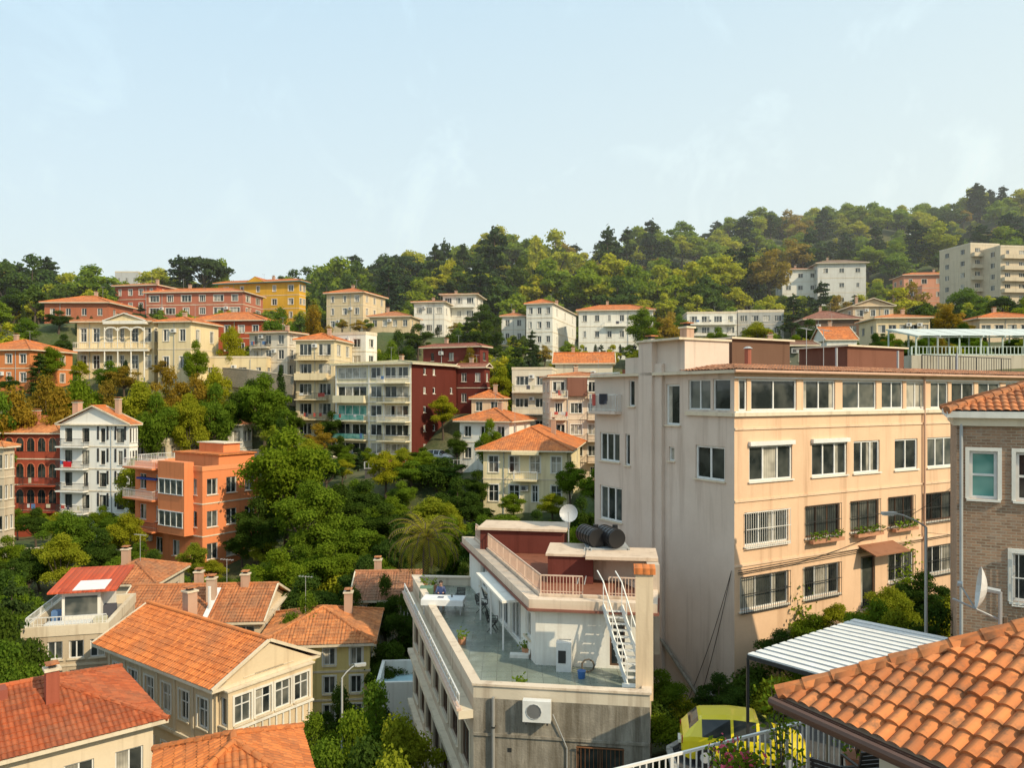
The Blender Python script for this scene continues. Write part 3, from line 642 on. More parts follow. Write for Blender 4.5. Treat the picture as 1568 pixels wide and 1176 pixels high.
def slabp(B,part,mat,poly,z0,z1,topm=None):
    B.poly(part,topm or mat,[(*p,z1) for p in poly]); B.poly(part,mat,[(*p,z0) for p in poly[::-1]])
    for i in range(len(poly)):
        a,b_=poly[i],poly[(i+1)%len(poly)]; B.poly(part,mat,[(*a,z0),(*b_,z0),(*b_,z1),(*a,z1)])
K=Ob('roof_terrace_building'); HOUSES.append(K); RECT.append((630,1003,870,1300,28,1,36,9)); CP+=[(1,36,-20),(-4,30,-22),(-8,40,-22),(3,25,-15)]
FL,FR,R2,BR,BL=(-1.4,28.),(4.85,27.1),(6.0,33.),(2.0,44.2),(-5.77,44.8)
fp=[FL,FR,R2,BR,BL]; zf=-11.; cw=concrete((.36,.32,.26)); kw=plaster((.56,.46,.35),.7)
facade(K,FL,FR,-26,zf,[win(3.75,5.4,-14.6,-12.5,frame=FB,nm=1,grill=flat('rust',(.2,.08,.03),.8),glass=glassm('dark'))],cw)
facade(K,FR,R2,-26,zf,[],kw); facade(K,R2,BR,-26,zf,[],kw); facade(K,BR,BL,-26,zf,[],kw)
ws=[]
for r in range(4):
    for i in range(7):
        u=.9+2.35*i; z=-14.1-2.9*r; ws.append(win(u,u+1.7,z,z+1.6,frame=FB,nm=2,glass=glassm('dark') if (i+r)%3 else glassm('mid'),sur=TRIM))
PL=facade(K,BL,FL,-26,zf,ws,kw)
for r in range(4): bar(K,PL,'string_course',TRIM,0,17.3,-14.9-2.9*r,-14.7-2.9*r,.004,.3)
bar(K,PL,'cornice',TRIM,0,17.35,-11.75,-11.45,.004,.55); bar(K,PL,'gutter',PRAIL,0,17.35,-11.4499,-11.35,.45,.62)
railing(K,'edge_rail',WRAIL,[PL(.2,-11.35,.5),PL(17.2,-11.35,.5)],.45,.5)
K.poly('terrace_floor',terracefloor(),[(*p,zf+.004) for p in fp])
ringwall(K,'parapet',plaster((.66,.58,.46),.6),fp,zf,-10.55,.22)
cp_=inset(fp,-.06); ringwall(K,'parapet_coping',plaster((.70,.58,.45),.6),cp_,-10.549,-10.47,.36)
PF=lambda u,z,w=0.:(FL[0]+(FR[0]-FL[0])/6.31*u+(-.143)*w,FL[1]+(FR[1]-FL[1])/6.31*u-(.99)*w,z)
bar(K,PF,'air_conditioner',FW,1.85,2.85,-11.6,-10.85,.12,.42)
cc=Vector(PF(2.25,-11.22,.421)); ud=Vector(PF(1,0,0))-Vector(PF(0,0,0))
for i in range(12):
    a0,a1=i*math.pi/6,(i+1)*math.pi/6
    K.poly('air_conditioner',flat('fan_grille',(.16,.16,.16),.5),[cc,cc+ud*.27*math.cos(a0)+Vector((0,0,.27*math.sin(a0))),cc+ud*.27*math.cos(a1)+Vector((0,0,.27*math.sin(a1)))])
    K.beam('air_conditioner',STEEL,cc+ud*.27*math.cos(a0)+Vector((0,-.01,.27*math.sin(a0))),cc+ud*.27*math.cos(a1)+Vector((0,-.01,.27*math.sin(a1))),.02,.02)
for u in (1.95,2.7): bar(K,PF,'air_conditioner',IRON,u,u+.05,-11.68,-11.6,.01,.44)
K.tube('drain_pipe',flat('grey_pipe',(.3,.29,.27),.6),PF(.75,-10.9,.12),PF(.75,-25,.12),.06,.06,8); K.tube('drain_pipe',STEEL,PF(2.9,-11.4,.1),PF(3.4,-12.6,.05),.02); K.tube('drain_pipe',STEEL,PF(3.4,-12.6,.05),PF(3.4,-16,.05),.02)
for z in (-12.,-14.,-16.): bar(K,PF,'drain_pipe',IRON,.68,.82,z,z+.05,.01,.2)
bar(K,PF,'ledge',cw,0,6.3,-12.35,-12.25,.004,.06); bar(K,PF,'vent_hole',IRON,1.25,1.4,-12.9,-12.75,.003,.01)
# penthouse
A=[(.96,31.4),(5.45,30.75),(5.9,33.),(1.75,43.9),(-2.45,44.5)]; pw=plaster((.80,.77,.70),.35); z1=-8.75
facade(K,A[0],A[1],zf,z1,[win(.95,1.45,-10.95,-9.9,frame=FW,nm=0,sill=False,glass=glassm('curtain')),win(3.0,3.6,-10.9,-9.1,frame=FB,nm=0,sill=False)],pw,part='penthouse_walls')
for i in (1,2,3): facade(K,A[i],A[i+1],zf,z1,[],pw,part='penthouse_walls')
PA=facade(K,A[4],A[0],zf,z1,[win(7.2,8.9,-10.9,-9.1,nm=1,sill=False,glass=glassm('dark')),win(9.4,11.2,-10.9,-9.1,nm=2,sill=False,glass=glassm('mid')),win(3.,4.6,-10.3,-9.1,nm=1),win(12.,12.8,-10.2,-9.1,nm=0)],pw,part='penthouse_walls')
for u in (6.9,9.15,11.5): K.obox('awning_posts',FW,PA(u,zf,.9),(.08,0,0),(0,.08,0),(0,0,2.24))
bar(K,PA,'canopy',TRIMW,6.5,11.9,-8.86,-8.752,.0,1.0)
sl=inset(A,-.35); redm=plaster((.26,.10,.06),.6); pk=plaster((.70,.55,.42),.5)
slabp(K,'penthouse_roof',pk,sl,-8.749,-8.4,topm=redm); ringwall(K,'penthouse_roof_edge',plaster((.72,.58,.45),.5),sl,-8.4,-8.25,.5)
ringwall(K,'roof_edge_trim',plaster((.26,.11,.08),.4),inset(A,-.42),-8.70,-8.60,.06)
rp=inset(A,.28)
ringwall(K,'roof_kerb',pk,inset(A,.2),-8.39,-8.15,.16)
railing(K,'roof_railing',PRAIL,[(*rp[4],-8.15),(*rp[0],-8.15),(rp[0][0]+(rp[1][0]-rp[0][0])*.42,rp[0][1]+(rp[1][1]-rp[0][1])*.42,-8.15)],.75,.13)
railing(K,'roof_railing',PRAIL,[(rp[0][0]+(rp[1][0]-rp[0][0])*.68,rp[0][1]+(rp[1][1]-rp[0][1])*.68,-8.15),(*rp[1],-8.15),(*rp[2],-8.15)],.75,.13)
mar=plaster((.15,.04,.03),.5)
K.obox('stair_head',mar,(-1.7,41.2,-8.39),(4.4,-.7,0),(.35,2.2,0),(0,0,1.2)); K.obox('stair_head',pk,(-1.85,41.05,-7.185),(4.7,-.75,0),(.4,2.5,0),(0,0,.12))
K.obox('roof_box',mar,(1.6,34.5,-8.39),(2.,-.3,0),(.3,2.4,0),(0,0,1.2)); K.obox('roof_box',pk,(1.5,34.4,-7.185),(2.2,-.33,0),(.33,2.6,0),(0,0,.1))
K.obox('upper_wall',pk,(3.3,35.2,-8.39),(2.6,-1.0,0),(.1,.3,0),(0,0,1.2)); K.obox('upper_slab',pk,(3.2,33.6,-7.18),(3.1,-.4,0),(.3,2.2,0),(0,0,.14))
K.obox('upper_wall',plaster((.6,.5,.4),.5),(5.75,32.7,-11),(.5,-.08,0),(.2,2.2,0),(0,0,3.8))
for i,(cx,cy,cz) in enumerate(((3.9,36.0,-6.55),(4.75,35.6,-6.5))):
    dr=Vector((-.35,1.,0)).normalized(); c0=Vector((cx,cy-.8,cz)); K.tube('water_tank',BLACK,c0,c0+dr*1.5,.42,.42,18); 
    for k in range(5): K.tube('water_tank',BLACK,c0+dr*(.1+.3*k),c0+dr*(.16+.3*k),.445,.445,18)
    K.tube('water_tank',BLACK,c0+Vector((0,.7,.3)),c0+Vector((0,.7,.52)),.13,.13,10)
for x in (3.5,5.2):
    for y in (34.9,36.3): K.obox('tank_stand',STEEL,(x,y,-8.39),(.06,0,0),(0,.06,0),(0,0,1.5))
K.obox('tank_stand',STEEL,(3.4,34.9,-7.03),(1.95,0,0),(0,1.5,0),(0,0,.06))
K.tube('tank_ladder',STEEL,(2.9,34.2,-8.4),(3.3,34.9,-6.9),.025); K.tube('tank_ladder',STEEL,(3.2,34.1,-8.4),(3.6,34.8,-6.9),.025)
dish(K,(2.75,37.3,-5.75),.44,(-.15,-1,.35),mat=flat('dish_grey',(.45,.46,.47),.5)); K.tube('satellite_dish',STEEL,(2.75,37.5,-8.4),(2.75,37.5,-5.9),.03)
K.obox('corner_pillar',plaster((.76,.6,.42),.5),(4.45,27.75,zf),(.62,-.09,0),(.1,.62,0),(0,0,4.55)); K.obox('corner_pillar',tile(T1,.4),(4.38,27.68,zf+4.551),(.76,-.1,0),(.11,.78,0),(0,0,.22))
p0=Vector((4.35,29.2,zf)); p1=Vector((3.62,30.65,-8.35)); sw=Vector((.72,-.1,0))
for k in (0,1): 
    K.beam('steel_stair',FW,p0+sw*k,p1+sw*k,.05,.2)
    K.beam('stair_handrail',FW,p0+sw*k+Vector((0,0,.95)),p1+sw*k+Vector((0,0,.95)),.04,.04); K.beam('stair_handrail',FW,p1+sw*k+Vector((0,0,.95)),p1+sw*k+Vector((-.15,.7,1.2)),.04,.04)
    for i in range(6):
        a=p0.lerp(p1,i/5)+sw*k; K.obox('stair_handrail',FW,a,(.035,0,0),(0,.035,0),(0,0,.95))
for i in range(1,12):
    a=p0.lerp(p1,i/12); K.obox('steel_stair',FW,a+Vector((0,0,-.02)),sw,(-.1,.22,0),(0,0,.04))
K.obox('cabinet',FW,(1.75,30.6,zf),(.6,-.09,0),(.05,.4,0),(0,0,1.15)); K.obox('cabinet',IRON,(1.83,30.57,zf+.35),(.3,-.045,0),(.0,.01,0),(0,0,.5))
K.obox('plinth',TRIMW,(4.1,28.7,zf),(.95,-.13,0),(.06,.4,0),(0,0,.12)); K.obox('plinth',TRIMW,(-.1,32.2,zf),(.8,-.1,0),(.03,.35,0),(0,0,.14))
for k in range(9): 
    a0,a1=k*.7,(k+1)*.7; K.tube('coiled_hose',flat('rusty_coil',(.12,.09,.06),.7),(3.0+.25*math.cos(a0),30.45,zf+.3+.25*math.sin(a0)),(3.0+.25*math.cos(a1),30.45,zf+.3+.25*math.sin(a1)),.035)
LGs=leafm((.04,.085,.012),(.16,.24,.025))
for (x,y,h_) in ((-2.2,34,.3),(-4.9,43,.45),(-4.4,43.2,.35),(.3,28.6,.25),(.6,32.6,.3)):
    K.tube('plant_tub',plaster((.5,.25,.15),.3),(x,y,zf+.005),(x,y,zf+h_),.16,.2,10); leafy(K,'tub_plants',LGs,lambda:(x+R.gauss(0,.13),y+R.gauss(0,.13),zf+h_+abs(R.gauss(0,.18))),60,.07)
K.tube('broom',FB,(.75,32.0,zf),(.9,32.3,zf+1.4),.02); K.tube('bucket',flat('blue_plastic',(.05,.15,.4),.5),(2.7,29.9,zf+.005),(2.7,29.9,zf+.3),.13,.17,10)
K.box('storage_box',flat('green_box',(.12,.2,.12),.6),-5.0,41.6,zf+.005,-4.3,42.3,zf+.55)
t=Ob('dining_table',(-3.45,38.9,zf),math.radians(-6),True)
cl=flat('white_tablecloth',(.78,.77,.76),.8)
t.box('top',cl,-1.05,-.5,.72,1.05,.5,.77); 
for (a,b_,c,d) in ((-1.06,-.51,1.06,-.50),(-1.06,.5,1.06,.51),(-1.06,-.5,-1.05,.5),(1.05,-.5,1.06,.5)): t.box('cloth',cl,a,b_,.48,c,d,.765)
for x in (-.95,.9):
    for y in (-.42,.37): t.box('leg',STEEL,x,y,0,x+.05,y+.05,.72)
t.box('book',flat('dark_cover',(.05,.07,.12),.5),-.3,-.1,.771,.0,.12,.79); t.tube('glass',glassm('mid'),(.4,.1,.771),(.4,.1,.9),.04,.045,8); t.finish()
def chair(loc,yaw,m=IRON):
    c=Ob('garden_chair',loc,yaw,True)
    for x in (-.22,.19):
        c.beam('leg',m,(x,-.22,0),(x,.05,.45),.03,.03); c.beam('leg',m,(x,.22,0),(x,-.2,.45),.03,.03); c.beam('back',m,(x,.18,.42),(x,.3,.92),.03,.03)
        c.beam('arm',m,(x,-.2,.65),(x,.22,.65),.04,.03); c.beam('arm',m,(x,-.2,.43),(x,-.2,.65),.03,.03)
    for i in range(6): c.box('slat',m,-.22,-.22+.075*i,.44,.22,-.165+.075*i,.46)
    for i in range(6): 
        z0=.52+.07*i; y=.2+(z0-.42)*.24; c.box('slat',m,-.22,y,z0,.22,y+.02,z0+.05)
    return c.finish()
chair((-1.5,38.9,zf),math.radians(60)); chair((-1.25,40.2,zf),math.radians(100)); chair((-3.7,40.1,zf),0); chair((-2.7,40.0,zf),math.radians(-10)); chair((-.9,35.9,zf),math.radians(80))
# ------------------------------------------------------------ big right building
yI=math.radians(30); I=Ob('peach_apartment_building',(10.1,35.,0.),yI); HOUSES.append(I); RECT.append((908,1600,560,1000,35,22,47,17))
pw=plaster((.76,.515,.34),.38); W,D=32.,10.7; zb=-17.
def g(u): 
    kk=(u-CU)/F; return (35*kk-10.1)/(.866-.5*kk)
ws=[]
for a,b_,nm in ((1131,1144,0),(1150,1220,1),(1230,1279,1),(1290,1342,1),(1350,1383,1),(1388,1417,1),(1425,1452,1),(1457,1492,1),(1498,1532,1),(1540,1582,1)):
    ws.append(win(g(a),g(b_),-.72,.74,nm=nm,frame=FW,sill=False,fw=.08,glass=glassm('dark') if a<1280 else glassm(R.choice(['mid','curtain','dark','mid']))))
for a,b_,nm,h in ((1147,1213,2,1),(1243,1297,2,1),(1307,1347,2,0),(1370,1405,1,0),(1420,1460,2,0),(1480,1520,2,0),(1535,1575,2,0)):
    ws.append(win(g(a),g(b_),-4.0,-2.35,nm=nm,fw=.09,hood=h,sillm=S))
for a,b_,nm in ((1140,1207,2),(1233,1285,2),(1302,1345,2),(1360,1398,2),(1413,1458,2),(1480,1520,2),(1535,1575,2)):
    ws.append(win(g(a),g(b_),-6.95,-5.4,nm=nm,fw=.08,frame=FW if a<1200 else FB,grill=WRAIL if a<1200 else IRON,sillm=S))
for a,b_,nm in ((1133,1207,2),(1230,1285,2),(1360,1398,2),(1415,1458,2),(1480,1520,2)):
    ws.append(win(g(a),g(b_),-9.9,-8.35,nm=nm,fw=.08,frame=FW,grill=IRON,sillm=S,curt=True))
ws.append(win(g(1318),g(1340),-11.0,-8.3,nm=0,frame=FB,glass=glassm('dark'),sill=False,fw=.1))
PI=facade(I,(0,0),(W,0),zb,1.0,ws,pw,rec=.14)
gw_=plaster((.68,.56,.47),.4)
ws=[win(D-2.5,D-.6,-4.0,-2.4,nm=1,fw=.1,frame=FW),win(D-3.0,D-1.5,-.7,.75,nm=1,frame=FW,sill=False),win(D-1.35,D-.25,-.7,.75,nm=0,sill=False),
    win(D-4.6,D-3.6,-1.5,.55,nm=0,fw=.1,frame=FW,glass=glassm('dark')),win(D-4.4,D-4.0,-3.3,-2.6,nm=0),win(D-5.95,D-5.65,-3.1,-2.5,nm=0),win(D-5.95,D-5.65,-6.2,-5.6,nm=0),
    win(D-10.2,D-8.4,-3.7,-2.1,nm=2,fw=.09,frame=FW),win(D-10.2,D-8.2,-7.0,-5.1,nm=2,fw=.09,frame=FW),win(D-7.9,D-7.5,-3.8,-2.1,nm=0),win(D-7.6,D-7.1,-.6,.8,nm=0)]
PLI=facade(I,(0,D),(0,0),zb,1.0,ws,gw_)
facade(I,(W,0),(W,D),zb,1.0,[],pw); facade(I,(W,D),(0,D),zb,1.0,[],gw_)
bar(I,PI,'cornice',TRIM,-.12,W,-.98,-.80,.004,.14); bar(I,PLI,'cornice',TRIM,D-3.1,D+.0,-.98,-.80,.004,.14)
for z in (-1.6,-4.9,-7.85): bar(I,PI,'string_course',plaster((.78,.56,.39),.4),0,W,z,z+.1,.004,.06)
bar(I,PI,'glazing_rail',FW,0,W,.76,.84,.004,.09); bar(I,PI,'glazing_rail',FW,0,W,-.80,-.74,.004,.09)
for a,b_ in ((1302,1345),(1360,1398),(1233,1285)):
    u0_,u1_=g(a),g(b_); bar(I,PI,'window_box',plaster((.5,.25,.15),.3),u0_+.1,u1_-.1,-7.2,-7.04,.16,.4)
    leafy(I,'window_box_plants',LGs,lambda:PI(R.uniform(u0_+.1,u1_-.1),-7.02+R.random()*.35,R.uniform(.15,.5)),110,.09)
# climbers at the base and beside the door
leafy(I,'climbing_plant',LGs,lambda:PI(12.6+R.gauss(0,.5),-11.8+abs(R.gauss(0,1.5)),.05+R.random()*.25),700,.11)
leafy(I,'climbing_plant',LGs,lambda:PI(4.3+R.gauss(0,.35),-12+abs(R.gauss(0,1.1)),.05+R.random()*.25),380,.11)
tm=tile((.52,.26,.15),.6,.21,.34)
I.box('eaves',TRIM,-.35,-.35,1.001,W+.4,D,1.15)
roof_face(I,tm,(-.4,-.4,1.155),(1,0),W+1,(0,1),2.4,.15,1,0,True); roof_face(I,tm,(-.4,3.2,1.155),(0,-1),3.6,(1,0),2.4,.15,0,1,True)
I.box('roof_deck',redm,2.0,2.0,1.152,W,D,1.50); I.tube('gutter',plaster((.6,.38,.27),.3),(-.45,-.46,1.08),(W,-.46,1.08),.07,.07,8)
def blk(y0,y1,x1,zt,m): I.box('upper_wall_block',m,.002,y0,1.171,x1,y1,zt)
blk(3.25,6.35,3.,2.72,gw_); I.box('pilaster',gw_,-.35,5.3,zb,-.003,6.35,2.72); I.box('pilaster',gw_,-.2,4.72,zb,-.004,5.298,1.6)
I.box('coping',TRIM,-.45,3.15,2.721,3.1,6.45,2.83); blk(6.36,7.9,3,2.0,gw_); chimney(I,1.,6.9,2.,.9,.5); chimney(I,1.4,4.6,2.83,.6,.5)
I.box('parapet',TRIMW,-.3,8.1,1.172,-.2,10.7,1.25)
Pb=lambda u,z,w=0.:(0-w,D-u,z)
balcony(I,Pb,.1,2.5,-.9,.5,WRAIL,gw_,.12)
I.box('roof_cabin',plaster((.16,.09,.06),.4),4.5,4.5,1.501,9.,8.,3.0); I.box('roof_cabin',TRIM,4.3,4.3,3.001,9.2,8.2,3.1)
I.box('roof_cabin',plaster((.2,.09,.06),.4),14.,4.5,1.501,19.5,8.,2.9); I.box('roof_cabin',TRIM,13.8,4.3,2.901,19.7,8.2,3.0)
I.tube('roof_vent',plaster((.35,.12,.08),.3),(2.9,1.9,1.5),(2.9,1.9,2.3),.16,.16,8); I.tube('roof_vent',STEEL,(2.9,1.9,2.3),(2.9,1.9,2.4),.24,.1,8)
for x in (10.5,16.,22.): I.tube('roof_vent',STEEL,(x,2.6,1.5),(x,2.6,2.6),.07,.07,6)
railing(I,'roof_railing',IRON,[(19.8,3.5,1.5),(30,3.5,1.5)],1.0,.3)
for x in (11.,12.5,24.): antenna(I,x,5.,1.5,2.4)
I.tube('downpipe',plaster((.55,.35,.25),.3),PI(14.25,1.0,.12),PI(14.25,-11.5,.12),.06,.06,8); I.tube('downpipe',plaster((.6,.5,.42),.3),PLI(D-5.2,0,.1),PLI(D-5.2,-15,.1),.05,.05,8)
I.obox('door_awning',plaster((.3,.14,.08),.4),PI(8.75,-7.75,.01),Vector(PI(11.6,0,0))-Vector(PI(8.75,0,0)),(0,-1.0,-.35),(0,0,.06))
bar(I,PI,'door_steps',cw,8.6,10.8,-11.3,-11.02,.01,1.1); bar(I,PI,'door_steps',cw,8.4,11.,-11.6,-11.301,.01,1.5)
for qx,qz in ((3.2,-15.5),(2.6,-16)): I.wire('cable',BLACK,PLI(D-.1,-8.0,.08),PLI(D-.1-qx,qz,.08),.5,.014)
for i in range(3): I.tube('cable',BLACK,PI(.2,-8.2+.1*i,.05),PI(31,-7.7+.05*i,.05),.012,.012,4)
I.wire('cable',BLACK,PI(.1,-8.1,.1),PI(17,-5.0,.3),.9,.014); I.wire('cable',BLACK,PI(14.3,-7.5,.1),(19.,-8.,-6.0),.5,.014)
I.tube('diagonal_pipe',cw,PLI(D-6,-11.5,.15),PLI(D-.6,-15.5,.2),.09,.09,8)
bar(I,PLI,'air_conditioner',FW,D-1.3,D-.5,-14.3,-13.7,.1,.4)
c30,s30=math.cos(yI),math.sin(yI)
def il(x,y): return (10.1+x*c30-y*s30,35+x*s30+y*c30)
for x,y,z in ((16,5,-12),(3,-3,-13.2),(8,-3,-11.9),(14,-3,-11.8),(22,-4,-11.8),(30,-4,-11.5),(-2,4,-15.5),(-2,10,-15.5),(16,14,-8)): CP.append((*il(x,y),z))
# ------------------------------------------------------------ brick building right
J=Ob('brick_town_house',(13.85,24.,0),math.radians(-28)); HOUSES.append(J); bm=brick((.42,.25,.155),(.42,.35,.26)); RECT.append((1455,1700,640,930,24,18,25,5))
cr=dict(sur=TRIMW,frame=FW,sillm=TRIMW,fw=.09)
facade(J,(0,0),(8,0),-14,-.95,[win(.34,1.08,-3.2,-1.72,nm=0,tr=.5,glass=glassm('green'),**cr),win(1.55,2.4,-3.2,-1.72,nm=0,tr=.5,**cr),win(1.45,2.4,-6.25,-4.75,nm=1,grill=WRAIL,**cr),win(3.1,4.,-3.2,-1.72,**cr),win(3.1,4.,-6.25,-4.75,**cr)],bm)
facade(J,(8,0),(8,6),-14,-.95,[],bm); facade(J,(8,6),(0,6),-14,-.95,[],bm); facade(J,(0,6),(0,0),-14,-.95,[],bm)
J.box('cornice',TRIM,-.1,-.12,-.949,8.1,6.1,-.7); roof(J,8,6,-.5,'hip',.35,.28,tile(T2,.5,.21,.34),True,slab=TRIMW,th=.199)
J.tube('downpipe',STEEL,(.12,-.08,-.9),(.12,-.08,-12),.05,.05,8)
CP+=[(17,26,-12.),(16,22,-12.3)]
# ------------------------------------------------------------ canopy
C=Ob('white_metal_canopy'); z=-8.
c0,c1,c2,c3=Vector((7.25,23.7,z)),Vector((11.9,26.6,z+.25)),Vector((14.0,24.5,z+.25)),Vector((8.95,21.8,z))
n=15; wm=flat('white_metal_sheet',(.80,.79,.76),.5); gm_=flat('dark_groove',(.07,.07,.08),.5)
for i in range(n):
    a0=c0.lerp(c1,i/n);a1=c0.lerp(c1,(i+.66)/n);b0=c3.lerp(c2,i/n);b1=c3.lerp(c2,(i+.66)/n);e=c0.lerp(c1,(i+1)/n);f=c3.lerp(c2,(i+1)/n);up=Vector((0,0,.05))
    C.poly('panels',wm,[a0+up,a1+up,b1+up,b0+up]); C.poly('panels',wm,[a0,a0+up,b0+up,b0]); C.poly('panels',wm,[a1,a1+up,b1+up,b1]); C.poly('panels',gm_,[a1,e,f,b1])
for a,b_ in ((c0,c1),(c1,c2),(c2,c3),(c3,c0)): C.beam('edge',IRON,a-Vector((0,0,.06)),b_-Vector((0,0,.06)),.08,.12)
for q in (c0,c1,c2,c3): C.obox('posts',IRON,(q.x-.04,q.y-.04,-12.3),(.08,0,0),(0,.08,0),(0,0,12.3+q.z-.12))
C.finish()
# ------------------------------------------------------------ near roof, bottom right
L=Ob('near_tile_roof_house'); cor=Vector((3.61,10.5,-4.09)); e1=Vector((.473,-.881,0)); nn=Vector((.881,.473,0)); tn=.56
tl=tile((.70,.25,.085),.6,.185,.26)
roof_face(L,tl,cor,(e1.x,e1.y),9.,(nn.x,nn.y),4.,tn,1,0,True,w=.185,c=.26,amp=.045)
o2=cor+nn*9.; roof_face(L,tl,o2,(-nn.x,-nn.y),9.,(e1.x,e1.y),4.,tn,0,1,True,w=.185,c=.26,amp=.045)
hip=(nn+e1); caps(L,tl,cor,cor+hip*4.+Vector((0,0,4*tn)),True,.10)
fb=flat('brown_fascia',(.12,.06,.04),.6)
L.beam('fascia',fb,cor+Vector((-.03,0,-.1)),cor+e1*9+Vector((0,0,-.1)),.06,.18); L.beam('fascia',fb,cor+Vector((0,.03,-.1)),o2+Vector((0,0,-.1)),.06,.18)
L.poly('soffit',TRIM,[cor+Vector((0,0,-.02)),cor+e1*9+Vector((0,0,-.02)),cor+e1*9+nn*9+Vector((0,0,-.02)),o2+Vector((0,0,-.02))])
w0=cor+nn*.9+e1*.9; L.obox('walls',plaster((.6,.55,.45),.4),(w0.x,w0.y,-12),e1*8,nn*8,(0,0,7.88))
L.tube('gutter',fb,cor+Vector((-.1,-.05,-.06)),cor+e1*9+Vector((-.1,-.05,-.06)),.06,.06,8)
L.finish(); CP+=[(8,8,-12),(3,14,-12.2),(8,16,-12.2)]
T=Ob('garden_terrace'); poly=[(1.0,6.),(9.,6.),(9.5,14.5),(4.75,12.35),(1.25,10.7)]
slabp(T,'deck',concrete((.3,.27,.22)),poly,-12.4,-6.2,topm=flat('deck_tiles',(.32,.2,.13),.7))
railing(T,'railing',WRAIL,[(1.3,10.6,-6.19),(4.7,12.25,-6.19),(6.8,13.2,-6.19)],1.0,.11,.01,.018); T.finish()
chair((4.7,11.3,-6.19),math.radians(140),BLACK); chair((5.3,11.7,-6.19),math.radians(190),BLACK); chair((4.9,10.4,-6.19),math.radians(30),BLACK)
sd=Ob('satellite_dish_mast',single=True); dish(sd,(6.35,10.3,-2.6),.29,(-.88,.44,.12)); 
sd.tube('mast',STEEL,(6.5,10.25,-3.6),(6.5,10.25,-2.7),.02); sd.tube('mast',STEEL,(6.5,10.25,-3.0),(5.95,10.4,-2.75),.015); sd.tube('mast',flat('rusty_coil',(.12,.09,.06),.7),(6.55,10.25,-3.6),(6.55,10.25,-2.95),.04); sd.finish()
def lamp(loc,h,arm,yaw,name='street_lamp'):
    l=Ob(name,loc,yaw,True); m=flat('lamp_grey',(.42,.42,.40),.5)
    l.tube('base',m,(0,0,0),(0,0,.8),.1,.09,10); l.tube('pole',m,(0,0,.8),(0,0,h),.065,.045,10)
    pts=[(0,0,h),(-arm*.3,0,h+.22),(-arm*.7,0,h+.42),(-arm,0,h+.5)]
    for a,b_ in zip(pts[:-1],pts[1:]): l.tube('arm',m,a,b_,.03,.028,8)
    l.obox('head',m,(-arm-.45,-.09,h+.46),(.5,0,0),(0,.18,0),(0,0,.09)); l.box('lens',FW,-arm-.42,-.07,h+.43,-arm-.05,.07,h+.459); l.finish()
lamp((14.4,26.8,-12.2),7.6,1.15,math.radians(5)); lamp((-7.5,34.,-22.),9.5,.6,math.radians(200))
# ------------------------------------------------------------ car
def car(loc,yaw,col,name='parked_car'):
    c=Ob(name,loc,yaw,True); m=carpaint(col); gm=glassm('dark')
    st=[(-2.0,.62,.35,.62,.62,.5),(-1.95,.76,.25,.85,.86,.66),(-1.75,.84,.2,.93,1.1,.62),(-1.45,.86,.2,.95,1.38,.58),(-1.35,.86,.2,.95,1.42,.58),(-.45,.87,.2,.94,1.48,.60),(-.36,.87,.2,.94,1.48,.60),(.35,.87,.2,.92,1.44,.59),(.45,.87,.2,.92,1.40,.59),(1.0,.86,.2,.90,.98,.66),(1.12,.86,.2,.88,.90,.74),(1.6,.83,.22,.8,.82,.7),(1.9,.74,.28,.68,.7,.6),(2.02,.6,.36,.5,.52,.5)]
    rings=[]
    for (x,w,zb_,zk,zt,wt) in st:
        rings.append([(x,-w*.92,zb_),(x,-w,zb_+.22),(x,-w,zk*.8+.05),(x,-w*.97,zk),(x,-wt,zt),(x,-wt*.5,zt+.03),(x,wt*.5,zt+.03),(x,wt,zt),(x,w*.97,zk),(x,w,zk*.8+.05),(x,w,zb_+.22),(x,w*.92,zb_)])
    for i in range(len(st)-1):
        pillar=(i in (3,5,7)); cabin=2<=i<=8
        for k in range(11):
            mm=m
            if k in (3,7) and cabin and not pillar and i!=2: mm=gm
            if k in (4,5,6) and i in (8,2): mm=gm
            c.poly('body',mm,[rings[i][k],rings[i+1][k],rings[i+1][k+1],rings[i][k+1]])
    c.poly('body',m,rings[0]); c.poly('body',m,rings[-1]); c.box('underbody',IRON,-1.9,-.7,.18,1.9,.7,.3)
    for x in (-1.25,1.28):
        for y in (-1,1):
            c.tube('wheel',BLACK,(x,y*.70,.31),(x,y*.89,.31),.31,.31,18); c.tube('hub',STEEL,(x,y*.88,.31),(x,y*.90,.31),.19,.17,10)
    for y in (-1,1):
        c.box('tail_light',flat('red_lens',(.35,.01,.01),.2),-1.99,y*.62-.1,.66,-1.90,y*.62+.1,.84); c.box('head_light',FW,1.86,y*.56-.13,.55,1.96,y*.56+.13,.66); c.box('mirror',m,.75,y*.93-.09,.93,.88,y*.93+.09,1.06)
    c.box('bumper',BLACK,-2.06,-.6,.3,-1.98,.6,.42); c.box('number_plate',FW,-2.08,-.24,.46,-2.0,.24,.57); c.finish()
car((7.6,25.4,-11.98),math.radians(-10),(.74,.60,.015)); CP+=[(7.3,25.2,-12.3),(9,21,-12.3),(5.8,29,-13.),(12,24,-12.3)]
x,y,_=sv(652,712,103); zc=-9.3; car((x-1.,y,zc),math.radians(-20),(.5,.06,.03)); car((x+1.4,y+3,zc+.25),math.radians(-20),(.6,.6,.6)); car((x-3.,y-4,zc),math.radians(60),(.4,.05,.03))
CP+=[(x,y,zc-.15),(x+1.4,y+3,zc+.1),(x-3,y-4,zc-.5),(x+3,y+1,zc-.2)]
st=Ob('street'); rp_=[(4.95,22.),(5.3,26.0),(7,27.6),(10.,27.8),(12.5,29),(14.6,29.5),(13.5,26),(13.,20),(12,15),(4,15)]
